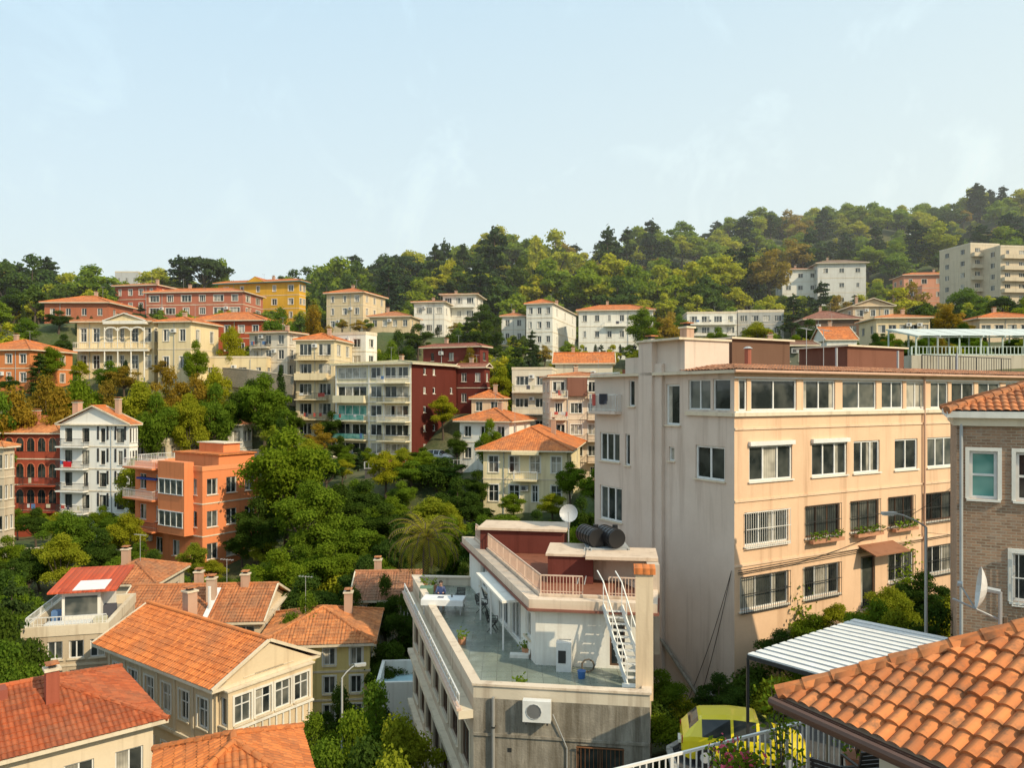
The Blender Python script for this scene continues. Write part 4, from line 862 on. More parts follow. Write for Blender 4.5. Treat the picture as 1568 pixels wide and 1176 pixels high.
slabp(st,'asphalt',asphalt(),rp_,-14,-12.0)
for a,b_ in zip(rp_[:6],rp_[1:6]): st.beam('kerb',concrete((.4,.38,.34)),(*a,-11.94),(*b_,-11.94),.2,.14)
st.finish()
st=Ob('hillside_street'); x,y,_=sv(652,712,103); slabp(st,'asphalt',asphalt(),[(x-7,y-6),(x+5,y-3),(x+7,y+6),(x-1,y+6)],-13,-9.33)
st.beam('kerb',concrete((.4,.38,.34)),(x-7,y-6,-9.26),(x+5,y-3,-9.26),.25,.14); railing(st,'guard_rail',STEEL,[(x-7,y-6.2,-9.3),(x+5,y-3.2,-9.3)],.9,.5,.03); st.finish()
# pergola
pg=Ob('glass_pergola'); gf=flat('pale_green_steel',(.52,.60,.54),.5); pl=flat('polycarbonate',(.60,.63,.58),.5)
for i in range(8):
    x0=43+i*2.3; pg.tube('frame',gf,(x0,82,2),(x0,82,6.3),.09); pg.tube('frame',gf,(x0,88,2),(x0,88,7.4),.09); pg.beam('frame',gf,(x0,81.5,6.2),(x0,88.5,7.5),.12,.16)
    if i<7: pg.poly('panels',pl,[(x0+.06,81.6,6.32),(x0+2.24,81.6,6.32),(x0+2.24,88.4,7.6),(x0+.06,88.4,7.6)])
for y,z in ((82,6.2),(88,7.4),(82,4.3)): pg.beam('frame',gf,(43,y,z),(59.1,y,z),.12,.14)
railing(pg,'railing',gf,[(42,81,4.2),(60,81,4.2)],.9,.4,.03); pg.box('terrace_base',plaster((.5,.45,.36),.5),42,81,-2,62,89,4.19); pg.finish(); RECT.append((1390,1640,490,560,82,51,85,8)); CP.append((51,85,3.5))
def wall(name,pts,h,m,t=.4):
    w=Ob(name)
    for p,q in zip(pts[:-1],pts[1:]): w.beam('masonry',m,(p[0],p[1],p[2]-h/2),(q[0],q[1],q[2]-h/2),t,h); w.beam('coping',TRIM,(p[0],p[1],p[2]+.06),(q[0],q[1],q[2]+.06),t+.1,.1)
    w.finish()
sm=brick((.36,.31,.23),(.28,.25,.2))
wall('stone_retaining_wall',[sv(20,842,83),sv(110,838,84),sv(210,845,80)],4,sm); wall('stone_retaining_wall',[sv(292,560,130),sv(380,566,124),sv(450,576,122)],3,sm)
wall('stone_retaining_wall',[sv(385,690,110),sv(450,684,106),sv(512,700,104)],4,sm); wall('garden_wall',[(*il(6,-5.5),-11.3),(*il(14,-6),-11.2),(*il(20,-6),-11.2)],1.6,sm)
for b in HOUSES: b.finish()
# ------------------------------------------------------------ terrain
for (u,d,z) in ((-400,190,18),(0,200,21),(150,215,21),(300,215,23),(500,240,27),(620,265,35),(760,295,48),(900,315,46),(1000,335,60),(1150,365,73),(1300,385,82),(1480,405,90),(1568,405,88),(1900,400,80),
                (700,220,24),(900,225,26),(1050,230,28),(1200,280,43),(1400,290,48),(1568,290,50),(1700,220,28),(640,190,17),(560,180,14),(1000,195,18)):
    CP.append(((u-CU)/F*d,d,z))
    if d>=190 and z not in(24,26,28,43,48,50,17,14,18): CP.append(((u-CU)/F*(d+110),d+110,z-14)); CP.append(((u-CU)/F*(d+35),d+35,z-1))
for p in ((-25,60,-22),(-10,58,-21.5),(-30,75,-20),(-12,72,-20),(0,65,-19),(-18,85,-17),(-5,82,-16.5),(3,75,-17),(-45,50,-23),(-60,70,-20),(-12,48,-22.5),(-7,33,-22.5),(-20,20,-22),(-50,20,-24),(0,10,-13),(0,-30,-10),(40,10,-11),(60,40,-6),(-80,100,-8),(-10,98,-11.5),(20,70,-9),(30,75,-5),(60,120,4),(20,115,-4),(40,150,8),(100,150,12),(-60,-60,-25),(100,-50,-10)): CP.append(p)
for k in range(16):
    a=k*math.pi/8; CP.append((1500*math.cos(a),1500*math.sin(a),-20)); CP.append((3500*math.cos(a),3500*math.sin(a),-30))
CPA=np.array(CP,dtype=float)
def gzv(X,Y):
    X=np.asarray(X,float).ravel();Y=np.asarray(Y,float).ravel(); out=np.empty(len(X))
    for i in range(0,len(X),4000):
        dx=X[i:i+4000,None]-CPA[None,:,0];dy=Y[i:i+4000,None]-CPA[None,:,1]; w=1./((dx*dx+dy*dy+12.)**1.75); out[i:i+4000]=(w*CPA[None,:,2]).sum(1)/w.sum(1)
    return out
def gz(x,y): return float(gzv([x],[y])[0])
N=240
tx=np.linspace(-1,1,N); gx=330*tx+3600*np.sign(tx)*np.abs(tx)**7; ty=np.linspace(0,1,N); gy=-80+520*ty+3600*ty**8
gy=np.concatenate(([-3600,-1500,-500],gy))
GX,GY=np.meshgrid(gx,gy); Z=gzv(GX,GY).reshape(GX.shape)-.25
Z+=.25*np.sin(GX*.37+1.3*np.sin(GY*.21))*np.cos(GY*.31)
nv=GX.shape; vs=np.stack([GX.ravel(),GY.ravel(),Z.ravel()],1)
fs=[(j*nv[1]+i,j*nv[1]+i+1,(j+1)*nv[1]+i+1,(j+1)*nv[1]+i) for j in range(nv[0]-1) for i in range(nv[1]-1)]
me=bpy.data.meshes.new('ground'); me.from_pydata(vs.tolist(),[],fs); me.materials.append(groundm()); me.polygons.foreach_set('use_smooth',[True]*len(fs)); me.update()
COL.objects.link(bpy.data.objects.new('ground',me))
# ------------------------------------------------------------ trees
bark=flat('bark',(.09,.065,.045),.95)
def leafverts(rng,cent,rad,n,size,shell=.5,up=.3):
    cent=np.array(cent);rad=np.array(rad); pr=(rad[:,0]*rad[:,2]); pr/=pr.sum()
    k=rng.choice(len(cent),n,p=pr); d=rng.normal(size=(n,3)); d/=np.linalg.norm(d,axis=1)[:,None]
    fl=(d[:,2]<0)&(rng.random(n)<.55); d[fl,2]*=-1
    r=1-shell*rng.random(n)**1.8; r*=1+.14*rng.normal(size=n)
    pos=cent[k]+d*rad[k]*r[:,None]
    nr=d+.8*rng.normal(size=(n,3)); nr[:,2]+=up; nr/=np.linalg.norm(nr,axis=1)[:,None]
    t=np.cross(nr,rng.normal(size=(n,3))); t/=np.linalg.norm(t,axis=1)[:,None]; b=np.cross(nr,t)
    s=size*(.6+.8*rng.random(n))[:,None]
    return np.stack([pos+t*s*.62,pos+b*s*.4+nr*s*.12,pos-t*s*.62,pos-b*s*.4+nr*s*.12],1).reshape(-1,3)
def tubev(V,Fc,p,q,r0,r1,n=6):
    p=Vector(p);q=Vector(q);d=(q-p).normalized();a=d.orthogonal().normalized();b=d.cross(a);o=len(V)
    for c,r in ((p,r0),(q,r1)):
        for i in range(n): V.append(tuple(c+(a*math.cos(2*math.pi*i/n)+b*math.sin(2*math.pi*i/n))*r))
    for i in range(n): j=(i+1)%n; Fc.append((o+i,o+j,o+n+j,o+n+i))
def mktree(name,V,Fc,LV,mat):
    nb=len(Fc); o=len(V); V=V+LV.tolist(); nl=len(LV)//4
    Fc=Fc+[(o+4*i,o+4*i+1,o+4*i+2,o+4*i+3) for i in range(nl)]
    me=bpy.data.meshes.new(name); me.from_pydata(V,[],Fc); me.materials.append(bark); me.materials.append(mat)
    me.polygons.foreach_set('material_index',[0]*nb+[1]*nl); me.update(); return me
def broad(seed,mat,n=9000,size=.24,lob=20,wid=4.,low=2.2):
    rng=np.random.default_rng(seed); r=random.Random(seed); V=[];Fc=[]
    top=Vector((r.uniform(-.3,.3),r.uniform(-.3,.3),3.6)); tubev(V,Fc,(0,0,-1.5),(0,0,1.2),.32,.24,8); tubev(V,Fc,(0,0,1.2),top,.24,.18,8)
    C=[];Ra=[]
    for i in range(lob):
        a=i*2.4+r.uniform(-.4,.4); f=math.sqrt((i+.5)/lob); h=r.uniform(-1,1)
        zc=low+1.3+(10-low-2.6)*(.5+.5*h*(1-.45*f)) ; rr=r.uniform(.65,1.65)*(1.1-.25*f)
        mx=(wid-rr)*math.sqrt(max(.05,1-((zc-6.)/5.2)**2)); C.append((math.cos(a)*f*mx,math.sin(a)*f*mx,zc)); Ra.append((rr,rr,rr*.7))
    C.append((0,0,8.7)); Ra.append((1.2,1.2,1.2))
    for c in C[::2]: 
        m=top.lerp(Vector(c),.5)+Vector((0,0,-.2)); tubev(V,Fc,top,m,.13,.08,5); tubev(V,Fc,m,c,.08,.03,5)
    return mktree('tree',V,Fc,leafverts(rng,C,Ra,n,size,shell=.6),mat)
def conifer(seed,mat,n=7000,size=.2,wid=2.6):
    rng=np.random.default_rng(seed); r=random.Random(seed); V=[];Fc=[]; tubev(V,Fc,(0,0,-1.5),(0,0,5),.26,.16,8); tubev(V,Fc,(0,0,5),(0,0,9.7),.16,.03,6)
    C=[];Ra=[]
    z=1.8
    while z<9.5:
        f=(1-(z-1.2)/8.9); rad=wid*(f**.7)*r.uniform(.6,1.2)+.25; k=r.choice((3,4,5))
        a0=r.uniform(0,6)
        for i in range(k):
            if r.random()<.15: continue
            a=a0+i*2*math.pi/k+r.uniform(-.5,.5); rr=rad*r.uniform(.5,1.2); e=Vector((math.cos(a)*rr,math.sin(a)*rr,z-.08*rr+r.uniform(-.2,.3)))
            tubev(V,Fc,(0,0,z),e,.05,.015,4)
            for t in (.4,.75,1.): c=Vector((0,0,z)).lerp(e,t); C.append(tuple(c)); q=.22+.22*rr*.6; Ra.append((q*1.35,q*1.35,q*.6))
        z+=r.uniform(.35,.65)
    C.append((0,0,9.5)); Ra.append((.3,.3,.5))
    return mktree('conifer',V,Fc,leafverts(rng,C,Ra,n,size,shell=.9),mat)
def umbrella(seed,mat,n=7000,size=.2):
    rng=np.random.default_rng(seed); r=random.Random(seed); V=[];Fc=[]; tubev(V,Fc,(0,0,-1.5),(.3,0,5.5),.28,.18,8)
    C=[];Ra=[]
    for i in range(20):
        a=i*2.4; f=math.sqrt((i+.3)/20); R0=3.3*f; c=(math.cos(a)*R0+.3,math.sin(a)*R0,8.9-1.6*f*f+r.uniform(-.9,.3)); C.append(c); q=r.uniform(.8,1.2); Ra.append((q,q,q*.5))
        if i%2==0: tubev(V,Fc,(.3,0,5.5),c,.1,.03,5)
    return mktree('pine',V,Fc,leafverts(rng,C,Ra,n,size,shell=.8),mat)
def cypress(seed,mat,n=4000):
    rng=np.random.default_rng(seed); r=random.Random(seed); V=[];Fc=[]; tubev(V,Fc,(0,0,-1),(0,0,9.),.2,.04,6); C=[];Ra=[]
    for i in range(14): z=1.+i*.64; q=.95*math.sin(math.pi*min(1,(i+2.2)/17))**.8; C.append((r.uniform(-.2,.2),r.uniform(-.2,.2),z)); Ra.append((q,q,.8))
    return mktree('cypress',V,Fc,leafverts(rng,C,Ra,n,.22,shell=.5),mat)
def shrub(seed,mat,n=3600,size=.24):
    rng=np.random.default_rng(seed); r=random.Random(seed); V=[];Fc=[]; C=[];Ra=[]
    for i in range(9): 
        a=i*2.4; f=math.sqrt(i/9)*3.; q=r.uniform(1.5,2.6); c=(math.cos(a)*f,math.sin(a)*f,r.uniform(2,6.5-f)); C.append(c); Ra.append((q,q,q*.9)); tubev(V,Fc,(0,0,-1),c,.12,.03,4)
    return mktree('shrub',V,Fc,leafverts(rng,C,Ra,n,size*1.6,shell=.6),mat)
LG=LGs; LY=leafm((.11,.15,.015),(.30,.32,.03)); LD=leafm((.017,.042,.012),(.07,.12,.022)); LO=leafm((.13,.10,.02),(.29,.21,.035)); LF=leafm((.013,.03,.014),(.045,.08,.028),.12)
HG=leafm((.07,.13,.018),(.25,.33,.04)); HY=leafm((.18,.21,.02),(.42,.43,.05)); HD=leafm((.025,.06,.02),(.10,.16,.035),.25); HO=leafm((.18,.14,.03),(.36,.27,.06)); HF=leafm((.014,.035,.018),(.055,.09,.035),.12)  # far-tree leaf tones, brightened to put some distance haze into the colour
near={'g':[broad(s,LG,15000,.2) for s in(1,2,3)],'y':[broad(s,LY,13000,.2) for s in(4,5)],'d':[broad(s,LD,14000,.2) for s in(6,7)],'o':[broad(s,LO,8000,.2) for s in(8,9)],
      'c':[conifer(s,LF,8000) for s in(11,12)],'u':[umbrella(s,LF,8000) for s in(13,14)],'p':[cypress(15,LF)],'s':[shrub(s,m) for s,m in((16,LG),(17,LD),(18,LY))]}
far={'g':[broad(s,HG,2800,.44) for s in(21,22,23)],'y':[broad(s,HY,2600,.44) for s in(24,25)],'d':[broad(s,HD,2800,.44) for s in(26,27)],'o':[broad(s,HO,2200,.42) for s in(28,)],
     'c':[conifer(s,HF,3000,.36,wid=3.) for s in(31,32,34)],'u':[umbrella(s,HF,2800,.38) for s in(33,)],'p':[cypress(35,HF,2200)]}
NAMES={'g':'chestnut_tree','y':'linden_tree','d':'bay_laurel_tree','o':'judas_tree','c':'cedar_tree','u':'stone_pine_tree','p':'cypress_tree','s':'shrub'}
def put(kind,x,y,zg,h,wid=1.,parent=None,pl=None):
    me=R.choice((pl or near)[kind]); o=bpy.data.objects.new(NAMES[kind],me); COL.objects.link(o); s=h/10.; o.location=(x,y,zg); o.scale=(s*wid*R.uniform(.9,1.1),s*wid*R.uniform(.9,1.1),s); o.rotation_euler=(0,0,R.uniform(0,6.28))
    if parent: o.parent=parent
    return o
def plant(kind,u,vt,d,wpx=None):
    x,y,zt=sv(u,vt,d); zg=gz(x,y)-.2; h=max(1.6,zt-zg); base={'g':8,'y':8,'d':8,'o':8,'c':5,'u':8,'p':2,'s':9}[kind]
    wd=1. if wpx is None else (wpx/F*d)/(base*h/10.); put(kind,x,y,zg,h,max(.6,min(wd,2.0)),pl=far if (d>175 and kind in far) else near)
for t in (
 ('g',440,652,82,150),('g',475,735,76,130),('g',425,840,66,120),('d',470,880,62,120),('d',395,760,80,90),('d',520,740,84,90),('d',560,735,88,90),('g',540,790,76,100),('d',590,770,80,90),('g',630,705,92,80),
 ('d',680,700,92,80),('y',660,760,78,90),('d',610,800,74,80),('d',700,730,84,80),('d',560,850,66,100),('g',500,830,70,100),('g',690,790,72,70),('d',540,900,58,90),('g',600,760,84,80),('y',612,712,96,50),('g',650,690,97,70),
 ('d',590,880,60,60),('g',470,905,54,80),('d',620,905,56,60),('d',710,860,62,60),('g',380,865,62,50),('y',205,700,90,50),('y',240,715,90,50),('g',180,790,82,40),('g',225,740,94,50),
 ('g',405,570,112,90),('d',385,580,118,60),('d',360,600,114,60),('d',430,640,100,50),
 ('o',20,590,100,70),('o',70,572,108,80),('g',120,575,106,90),('o',165,580,106,80),('y',215,582,106,90),('o',260,560,112,80),('o',300,572,112,80),('g',330,585,110,70),('o',90,590,102,60),('g',240,600,104,60),('y',290,600,106,60),('g',0,600,98,60),('o',190,560,116,60),
 ('g',75,530,118,50),('g',300,520,120,30),('y',355,498,128,30),('g',430,470,138,50),('o',480,465,135,60),('y',330,560,116,50),('d',90,475,140,60),('c',60,540,114,40),('p',312,505,130,14),('p',430,560,118,14),
 ('c',18,885,44,90),('d',0,930,40,80),('g',8,980,38,70),('g',25,880,52,60),('d',30,1000,42,40),('g',60,850,70,60),
 ('d',10,398,180,80),('d',50,388,185,80),('c',72,392,190,50),('y',100,418,180,70),('g',140,405,180,90),('c',275,392,200,60),('u',310,388,200,90),('g',340,395,205,50),('d',20,440,160,70),('d',55,450,165,60),('g',190,430,200,50),
 ('g',520,392,215,100),('d',545,398,210,60),('d',500,415,200,60),('d',560,430,190,60),('u',615,385,235,80),('d',600,395,230,60),('g',640,425,205,70),('y',670,410,215,60),
 ('c',757,345,225,70),('c',735,395,205,60),('d',700,405,215,60),('y',690,395,225,50),('c',667,372,235,40),('c',680,366,240,40),('c',710,372,240,36),('c',930,345,250,50),('g',840,395,215,80),('d',800,390,220,70),('g',905,400,215,70),('y',850,350,270,100),('y',820,360,260,60),
 ('d',640,495,150,60),('d',610,505,140,60),('d',740,465,165,60),('d',745,490,150,70),('g',600,520,135,50),('c',715,490,150,40),('d',690,510,140,60),('o',720,530,130,40),
 ('g',985,470,150,60),('o',1010,485,150,50),('g',1000,500,140,50),('c',790,530,135,40),('d',780,555,125,60),('c',815,505,150,30),('y',770,560,120,50),
 ('c',998,335,300,50),('c',960,348,290,44),('g',970,402,210,90),('y',1010,405,215,80),('y',1060,400,215,90),('d',1085,440,200,60),('o',1180,380,230,70),('c',1118,380,235,50),('g',1150,395,240,60),('y',1160,492,140,70),('c',1215,450,180,40),('d',1240,488,140,50),('c',1257,430,200,40),
 ('y',1375,440,190,90),('o',1395,430,195,60),('g',1480,440,170,70),('d',1475,495,110,60),('g',1500,520,95,50),('g',1420,510,110,40),('d',1340,510,110,40),('o',1440,515,100,40),('d',1545,525,85,60),('g',1100,500,140,40),('g',1040,480,165,40),
 ('c',1340,345,300,50),('c',1240,355,290,50),('c',1440,330,320,50),('c',1140,330,330,46),
 ('g',750,640,92,40),('d',730,720,88,60),('d',700,660,100,40),('s',775,770,82,60),('s',730,770,78,60),('d',890,760,70,60),
 ('g',520,700,104,60),('d',480,690,100,50),
 ('g',575,1040,36,80),('g',540,1085,33,70),('y',610,1090,32,60),('d',560,1130,29,90),('g',500,1130,32,60),('y',600,1150,27,60),('d',520,1050,42,60),('g',480,1090,38,50),('d',620,960,60,50)): plant(*t)
for (x,y,z0,h,k) in [(*il(4.5+1.2*i,-1.2-R.random()*2.),-11.9,R.uniform(1.8,3.2),R.choice('sgsdy')) for i in range(16) if not 3<=i<=4]+[(*il(10+R.random()*12,-4-R.random()*3),-12,R.uniform(1.5,3),'y' if R.random()<.4 else 's') for i in range(16)]+[(*il(2.5,-1.2),-13,2.6,'s'),(*il(1.2,-1.6),-13.2,2.8,'d'),(*il(.5,-1.),-14.,2.6,'s'),(*il(3.4,-1.6),-12.6,2.6,'g'),(5.6,30.5,-13.6,2.0,'s'),(6.2,32,-14,2.6,'g'),(7,31.5,-13.6,2.,'s'),(8.2,30.5,-13.4,2.4,'d'),(9.3,31.0,-13.,2.2,'s'),(5.9,28.8,-13.2,1.8,'s'),(7.3,29.4,-13.2,1.6,'s'),(10.6,30.4,-12.8,2.4,'s'),(12,30.8,-12.6,2.4,'g')]:
    put(k,x,y,z0,h,1.2)
for (x,y,z,h,k) in ((15.6,24.8,-12.3,5.,'g'),(14.2,28.5,-12.3,4.4,'y'),(14.0,29.5,-12,4.2,'g'),(13.4,27.3,-12.3,3.6,'s'),(15.2,27.6,-12.2,4.8,'d')): put(k,x,y,z,h,.8)
for (x,y,h,fl) in ((4.1,11.75,1.5,0),(3.15,11.35,.75,1),(5.6,12.5,1.1,0),(3.5,11.5,.5,1),(2.2,10.8,.4,1)):
    p=Ob('potted_plant',(x,y,-6.19),0,True); pm=flat('terracotta_pot',(.42,.17,.09),.8)
    p.tube('pot',pm,(0,0,0),(0,0,.32),.13,.2,14); p.tube('rim',pm,(0,0,.3),(0,0,.36),.22,.22,14)
    fm=flat('petals',(.6,.06,.12),.6)
    for i in range(320):
        a=R.uniform(0,6.28);r_=R.uniform(.03,.34)*(.6+h*.4);z=.35+R.random()**.8*h; c=Vector((math.cos(a)*r_,math.sin(a)*r_,z)); s=R.uniform(.03,.065)
        v1=Vector((R.gauss(0,1),R.gauss(0,1),R.gauss(0,1))).normalized(); v2=v1.orthogonal().normalized()
        p.poly('leaves',fm if fl and R.random()<.25 else LG,[c+v1*s,c+v2*s*.5,c-v1*s,c-v2*s*.5])
    for i in range(7): p.tube('stem',bark,(0,0,.3),(R.uniform(-.2,.2),R.uniform(-.2,.2),.3+h*R.uniform(.5,1)),.01,.005,4)
    p.finish()
# palm
x,y,zt=sv(652,816,56); zg=gz(x,y); V=[];Fc=[]; hp=zt-zg
for i in range(8): tubev(V,Fc,(0,0,hp*i/8-.5),(0,0,hp*(i+1)/8-.5),.30-.01*i,.27-.01*i,10)
LVs=[]
for k in range(46):
    a=k*2.39996; e=math.radians(80-105*(k/46.)); Lf=R.uniform(2.9,3.6); prev=Vector((0,0,hp-.5)); dirh=Vector((math.cos(a),math.sin(a),0))
    for s in range(10):
        step=Lf/10; nx=prev+(dirh*math.cos(e)+Vector((0,0,math.sin(e))))*step; tubev(V,Fc,prev,nx,.03,.022,4)
        side=Vector((-dirh.y,dirh.x,0)); fw_=(nx-prev).normalized(); ln=.55*math.sin(math.pi*(s+1.3)/12)
        for sg in (-1,1):
            for t in (0,.5):
                b0=prev.lerp(nx,t); tip=b0+side*sg*ln+fw_*ln*.55+Vector((0,0,-.15*ln)); w_=fw_*.045
                LVs+= [b0-w_,(b0+tip)/2-w_,tip,(b0+tip)/2+w_]
        prev=nx; e-=.13+.02*s
me=mktree('palm',V,Fc,np.array([tuple(v) for v in LVs]),leafm((.12,.13,.02),(.36,.31,.05))); o=bpy.data.objects.new('palm_tree',me); COL.objects.link(o); o.location=(x,y,zg)
GR=bpy.data.objects.new('hillside_garden_trees',None); COL.objects.link(GR)
def occl(x,y,zg,h,r):
    if y<5: return 0
    ul=CU+(x-r)/y*F; ur=CU+(x+r)/y*F
    for (a,b_,vt,vb,bd,cx,cy,rad) in RECT:
        if math.hypot(x-cx,y-cy)<rad*.85+r*.4: return 0
        if bd>y+.5 and ur>a and ul<b_:
            lim=vb-.28*(vb-vt); zmax=-(lim-HV)/F*y; h=min(h,zmax-zg)
    return h
def scatter(x0,x1,y0,y1,step,hr,kinds,parent,pl,mn=1.8):
    y=y0
    while y<y1:
        x=x0
        while x<x1:
            px=x+R.uniform(-.5,.5)*step;py=y+R.uniform(-.5,.5)*step
            if abs(px/py)<.95:
                zg=gz(px,py)-.3; h=R.uniform(*hr); k=R.choice(kinds); h2=occl(px,py,zg,h,h*.3)
                if h2>=mn: put('s' if (h2<2.6 and 's' in pl) else k,px,py,zg,h2,1. if h2>4 else 1.4,parent,pl)
            x+=step
        y+=step
scatter(-75,10,45,100,4.6,(3,7),'gdgyds',GR,near)
scatter(-120,90,100,135,5.5,(3,8),'gdgydgocp',GR,near)
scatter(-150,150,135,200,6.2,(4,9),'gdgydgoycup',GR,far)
FO=bpy.data.objects.new('hillside_forest',None); COL.objects.link(FO)
def forest(x0,x1,y0,y1,step,hr):
    y=y0
    while y<y1:
        x=x0
        while x<x1:
            px=x+R.uniform(-.5,.5)*step;py=y+R.uniform(-.5,.5)*step
            nz=math.sin(px*.05+py*.031)+math.sin(px*.021-py*.043+1.7)
            u=CU+px/py*F
            if -120<u<1700:
                ok=all(math.hypot(px-q[5],py-q[6])>q[7]+2 for q in RECT)
                ks='ggyygdyg' if nz>.3 else ('ccdcuygdcg' if nz<-.5 else 'ggdcydgcyo')
                zg=gz(px,py)-.3; h=R.uniform(*hr); k=R.choice(ks)
                if k in 'c': h*=1.2
                h=occl(px,py,zg,h,h*.35) if ok else 0
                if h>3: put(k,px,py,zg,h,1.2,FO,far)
            x+=step
        y+=step
forest(-150,-40,195,262,8,(8,13)); forest(-55,330,200,440,9.,(8,17))
# ------------------------------------------------------------ person (seated at the table)
def person(loc,yaw):
    J=[];E=[];Rd=[]
    def j(p,r,par=None):
        J.append(p);Rd.append(r); 
        if par is not None:E.append((par,len(J)-1))
        return len(J)-1
    pel=j((0,0,.5),.15); ab=j((0,.02,.7),.13,pel); ch=j((0,.03,.9),.155,ab); nk=j((0,.02,1.06),.06,ch); h0=j((0,-.01,1.14),.075,nk); h1=j((0,-.02,1.24),.095,h0); j((0,-.01,1.3),.07,h1); j((0,-.115,1.2),.015,h1)
    for s in (-1,1):
        sh=j((s*.18,.03,.99),.06,ch); el=j((s*.24,-.12,.76),.045,sh); wr=j((s*.14,-.36,.82),.03,el); pm=j((s*.12,-.43,.82),.034,wr)
        for k in range(4): f=j((s*(.12)+(k-1.5)*.022,-.48,.825),.009,pm); j((s*.12+(k-1.5)*.024,-.50-.01*(k in(1,2)),.805),.008,f)
        j((s*.12-s*.045,-.44,.825),.01,pm)
        hp=j((s*.1,-.04,.49),.1,pel); kn=j((s*.12,-.45,.5),.07,hp); an=j((s*.12,-.45,.1),.045,kn); j((s*.12,-.6,.05),.035,an)
    me=bpy.data.meshes.new('body'); me.from_pydata(J,E,[]); o=bpy.data.objects.new('body',me); COL.objects.link(o)
    t=NT('skin_and_clothes'); tc=t.a('ShaderNodeTexCoord'); sp=t.a('ShaderNodeSeparateXYZ'); t.c(tc.outputs['Object'],sp.inputs[0])
    c=t.mix(t.math('GREATER_THAN',sp.outputs[2],1.05),(.03,.05,.14),(.45,.26,.18)); c=t.mix(t.math('LESS_THAN',sp.outputs[2],.56),c,(.03,.03,.04)); c=t.mix(t.math('LESS_THAN',sp.outputs[1],-.38),c,(.45,.26,.18)); t.base(c); me.materials.append(t.m)
    o.modifiers.new('s','SKIN'); 
    for i,sv_ in enumerate(me.skin_vertices[0].data): sv_.radius=(Rd[i],Rd[i]); sv_.use_root=(i==0)
    o.modifiers.new('d','SUBSURF').levels=1; o.modifiers['d'].render_levels=2
    e=bpy.data.objects.new('seated_person',None); COL.objects.link(e); e.location=loc; e.rotation_euler=(0,0,yaw); o.parent=e
    h=Ob('hair'); hm=flat('dark_hair',(.02,.015,.01),.7); n=10
    rr=[]
    for a in range(6):
        ph=a/5*math.pi*.5; rr.append([( .112*math.cos(ph)*math.cos(b*2*math.pi/n),.015+.118*math.cos(ph)*math.sin(b*2*math.pi/n),1.25+.112*math.sin(ph)-(.07 if (a==0 and math.sin(b*2*math.pi/n)>.0) else 0)) for b in range(n)])
    for a in range(5):
        for b in range(n): h.poly('hair',hm,[rr[a][b],rr[a][(b+1)%n],rr[a+1][(b+1)%n],rr[a+1][b]])
    for s in (-1,1): h.box('eye',IRON,s*.035-.012,-.125,1.235,s*.035+.012,-.11,1.25); h.box('ear',flat('skin',(.45,.26,.18),.6),s*.1-.012,-.03,1.2,s*.1+.012,.01,1.26)
    h.box('mouth',flat('lips',(.35,.12,.1),.6),-.025,-.12,1.165,.025,-.105,1.175); ho=h.finish()
    for ch_ in list(ho.children): ch_.parent=e
    bpy.data.objects.remove(ho)
person((-3.7,40.05,zf),math.radians(5))
# ------------------------------------------------------------ haze over the far hillside
hz=Ob('haze',single=True); t=NT('haze_air'); vs_=t.a('ShaderNodeVolumeScatter'); vs_.inputs['Color'].default_value=(1.,1.,.98,1); vs_.inputs['Density'].default_value=.0005; vs_.inputs['Anisotropy'].default_value=0.
t.c(vs_.outputs[0],t.out.inputs['Volume']); t.n.remove(t.b); hz.box('air',t.m,-900,120,-60,900,900,150); hz.finish()
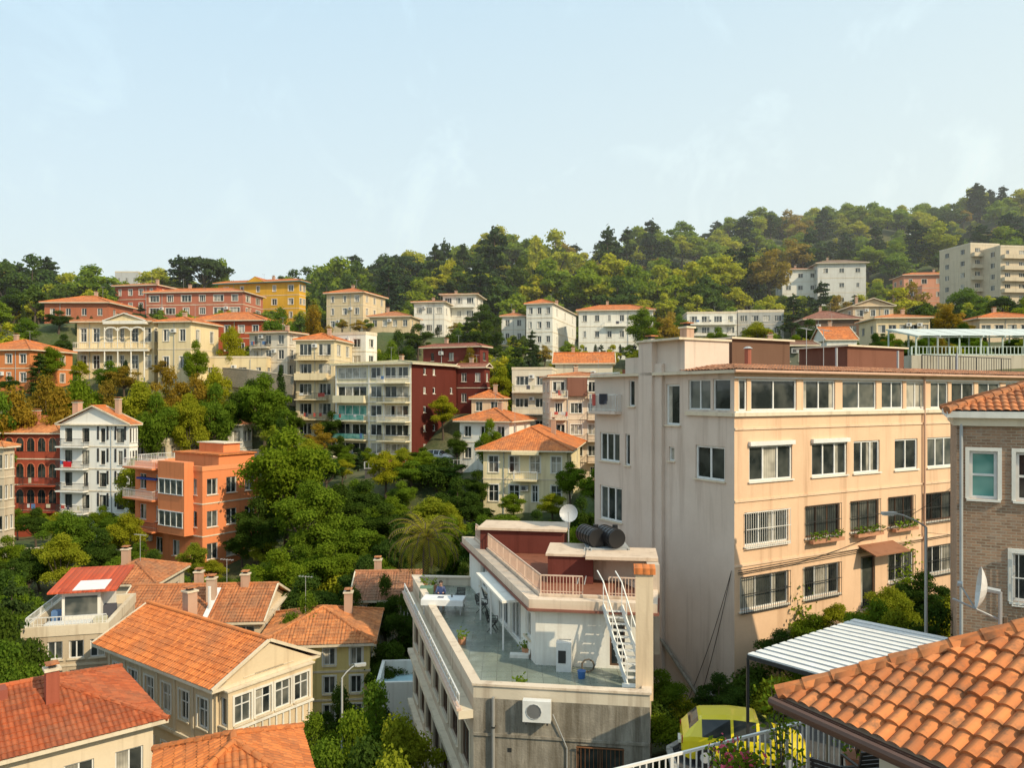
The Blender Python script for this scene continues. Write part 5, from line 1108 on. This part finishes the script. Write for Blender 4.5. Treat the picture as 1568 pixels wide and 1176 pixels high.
# ------------------------------------------------------------ light
sd_=Vector((.60,-.50,.58)).normalized(); el=math.asin(sd_.z); az=math.atan2(sd_.x,sd_.y)
w=bpy.data.worlds.new('World'); scene.world=w; w.use_nodes=True; nt=w.node_tree; bg=nt.nodes['Background']
def wn(t): return nt.nodes.new(t)
lk=nt.links.new
sky=wn('ShaderNodeTexSky'); sky.sky_type='NISHITA'; sky.sun_disc=False; sky.sun_elevation=el; sky.sun_rotation=az; sky.air_density=1.; sky.dust_density=1.5; sky.ozone_density=1.; sky.altitude=50
tc=wn('ShaderNodeTexCoord'); mp=wn('ShaderNodeMapping'); mp.inputs['Scale'].default_value=(2.4,1.,2.0); mp.inputs['Rotation'].default_value=(.2,.8,.3); lk(tc.outputs['Generated'],mp.inputs[0])
nz=wn('ShaderNodeTexNoise'); nz.inputs['Scale'].default_value=2.6; nz.inputs['Detail'].default_value=6; nz.inputs['Roughness'].default_value=.62; nz.inputs['Distortion'].default_value=.6; lk(mp.outputs[0],nz.inputs['Vector'])
mr=wn('ShaderNodeMapRange'); lk(nz.outputs['Fac'],mr.inputs[0]); mr.inputs[1].default_value=.55; mr.inputs[2].default_value=.8; mr.inputs[3].default_value=.76; mr.inputs[4].default_value=.97
sz=wn('ShaderNodeSeparateXYZ'); lk(tc.outputs['Generated'],sz.inputs[0])
hx=wn('ShaderNodeMath'); hx.operation='MULTIPLY_ADD'; lk(sz.outputs[0],hx.inputs[0]); hx.inputs[1].default_value=-.2; lk(sz.outputs[2],hx.inputs[2])
hr_=wn('ShaderNodeMapRange'); lk(hx.outputs[0],hr_.inputs[0]); hr_.inputs[1].default_value=-.02; hr_.inputs[2].default_value=.5; hr_.inputs[3].default_value=1.; hr_.inputs[4].default_value=0.
vc=wn('ShaderNodeMix'); vc.data_type='RGBA'; lk(hr_.outputs[0],vc.inputs[0]); vc.inputs[6].default_value=(6.6,8.8,10.1,1); vc.inputs[7].default_value=(10.1,10.9,9.9,1)
mx=wn('ShaderNodeMix'); mx.data_type='RGBA'; lk(mr.outputs[0],mx.inputs[0]); lk(sky.outputs[0],mx.inputs[6]); lk(vc.outputs[2],mx.inputs[7])
lk(mx.outputs[2],bg.inputs[0]); bg.inputs[1].default_value=.112
ld=bpy.data.lights.new('sun','SUN'); ld.energy=4.4; ld.angle=math.radians(.5); ld.color=(1.,.84,.58); lo=bpy.data.objects.new('sun',ld); COL.objects.link(lo); lo.rotation_euler=sd_.to_track_quat('Z','Y').to_euler(); lo.location=(50,-20,80)
cd=bpy.data.cameras.new('camera'); cam=bpy.data.objects.new('camera',cd); COL.objects.link(cam); cam.location=(0,0,0); cam.rotation_euler=(math.pi/2,0,0)
cd.sensor_width=36; cd.lens=36*F/1568; cd.shift_y=(HV-588)/1568; cd.clip_end=12000; cd.clip_start=.1; scene.camera=cam
scene.view_settings.view_transform='Standard'; scene.view_settings.look='None'; scene.view_settings.exposure=0
print('objects',len(bpy.data.objects))
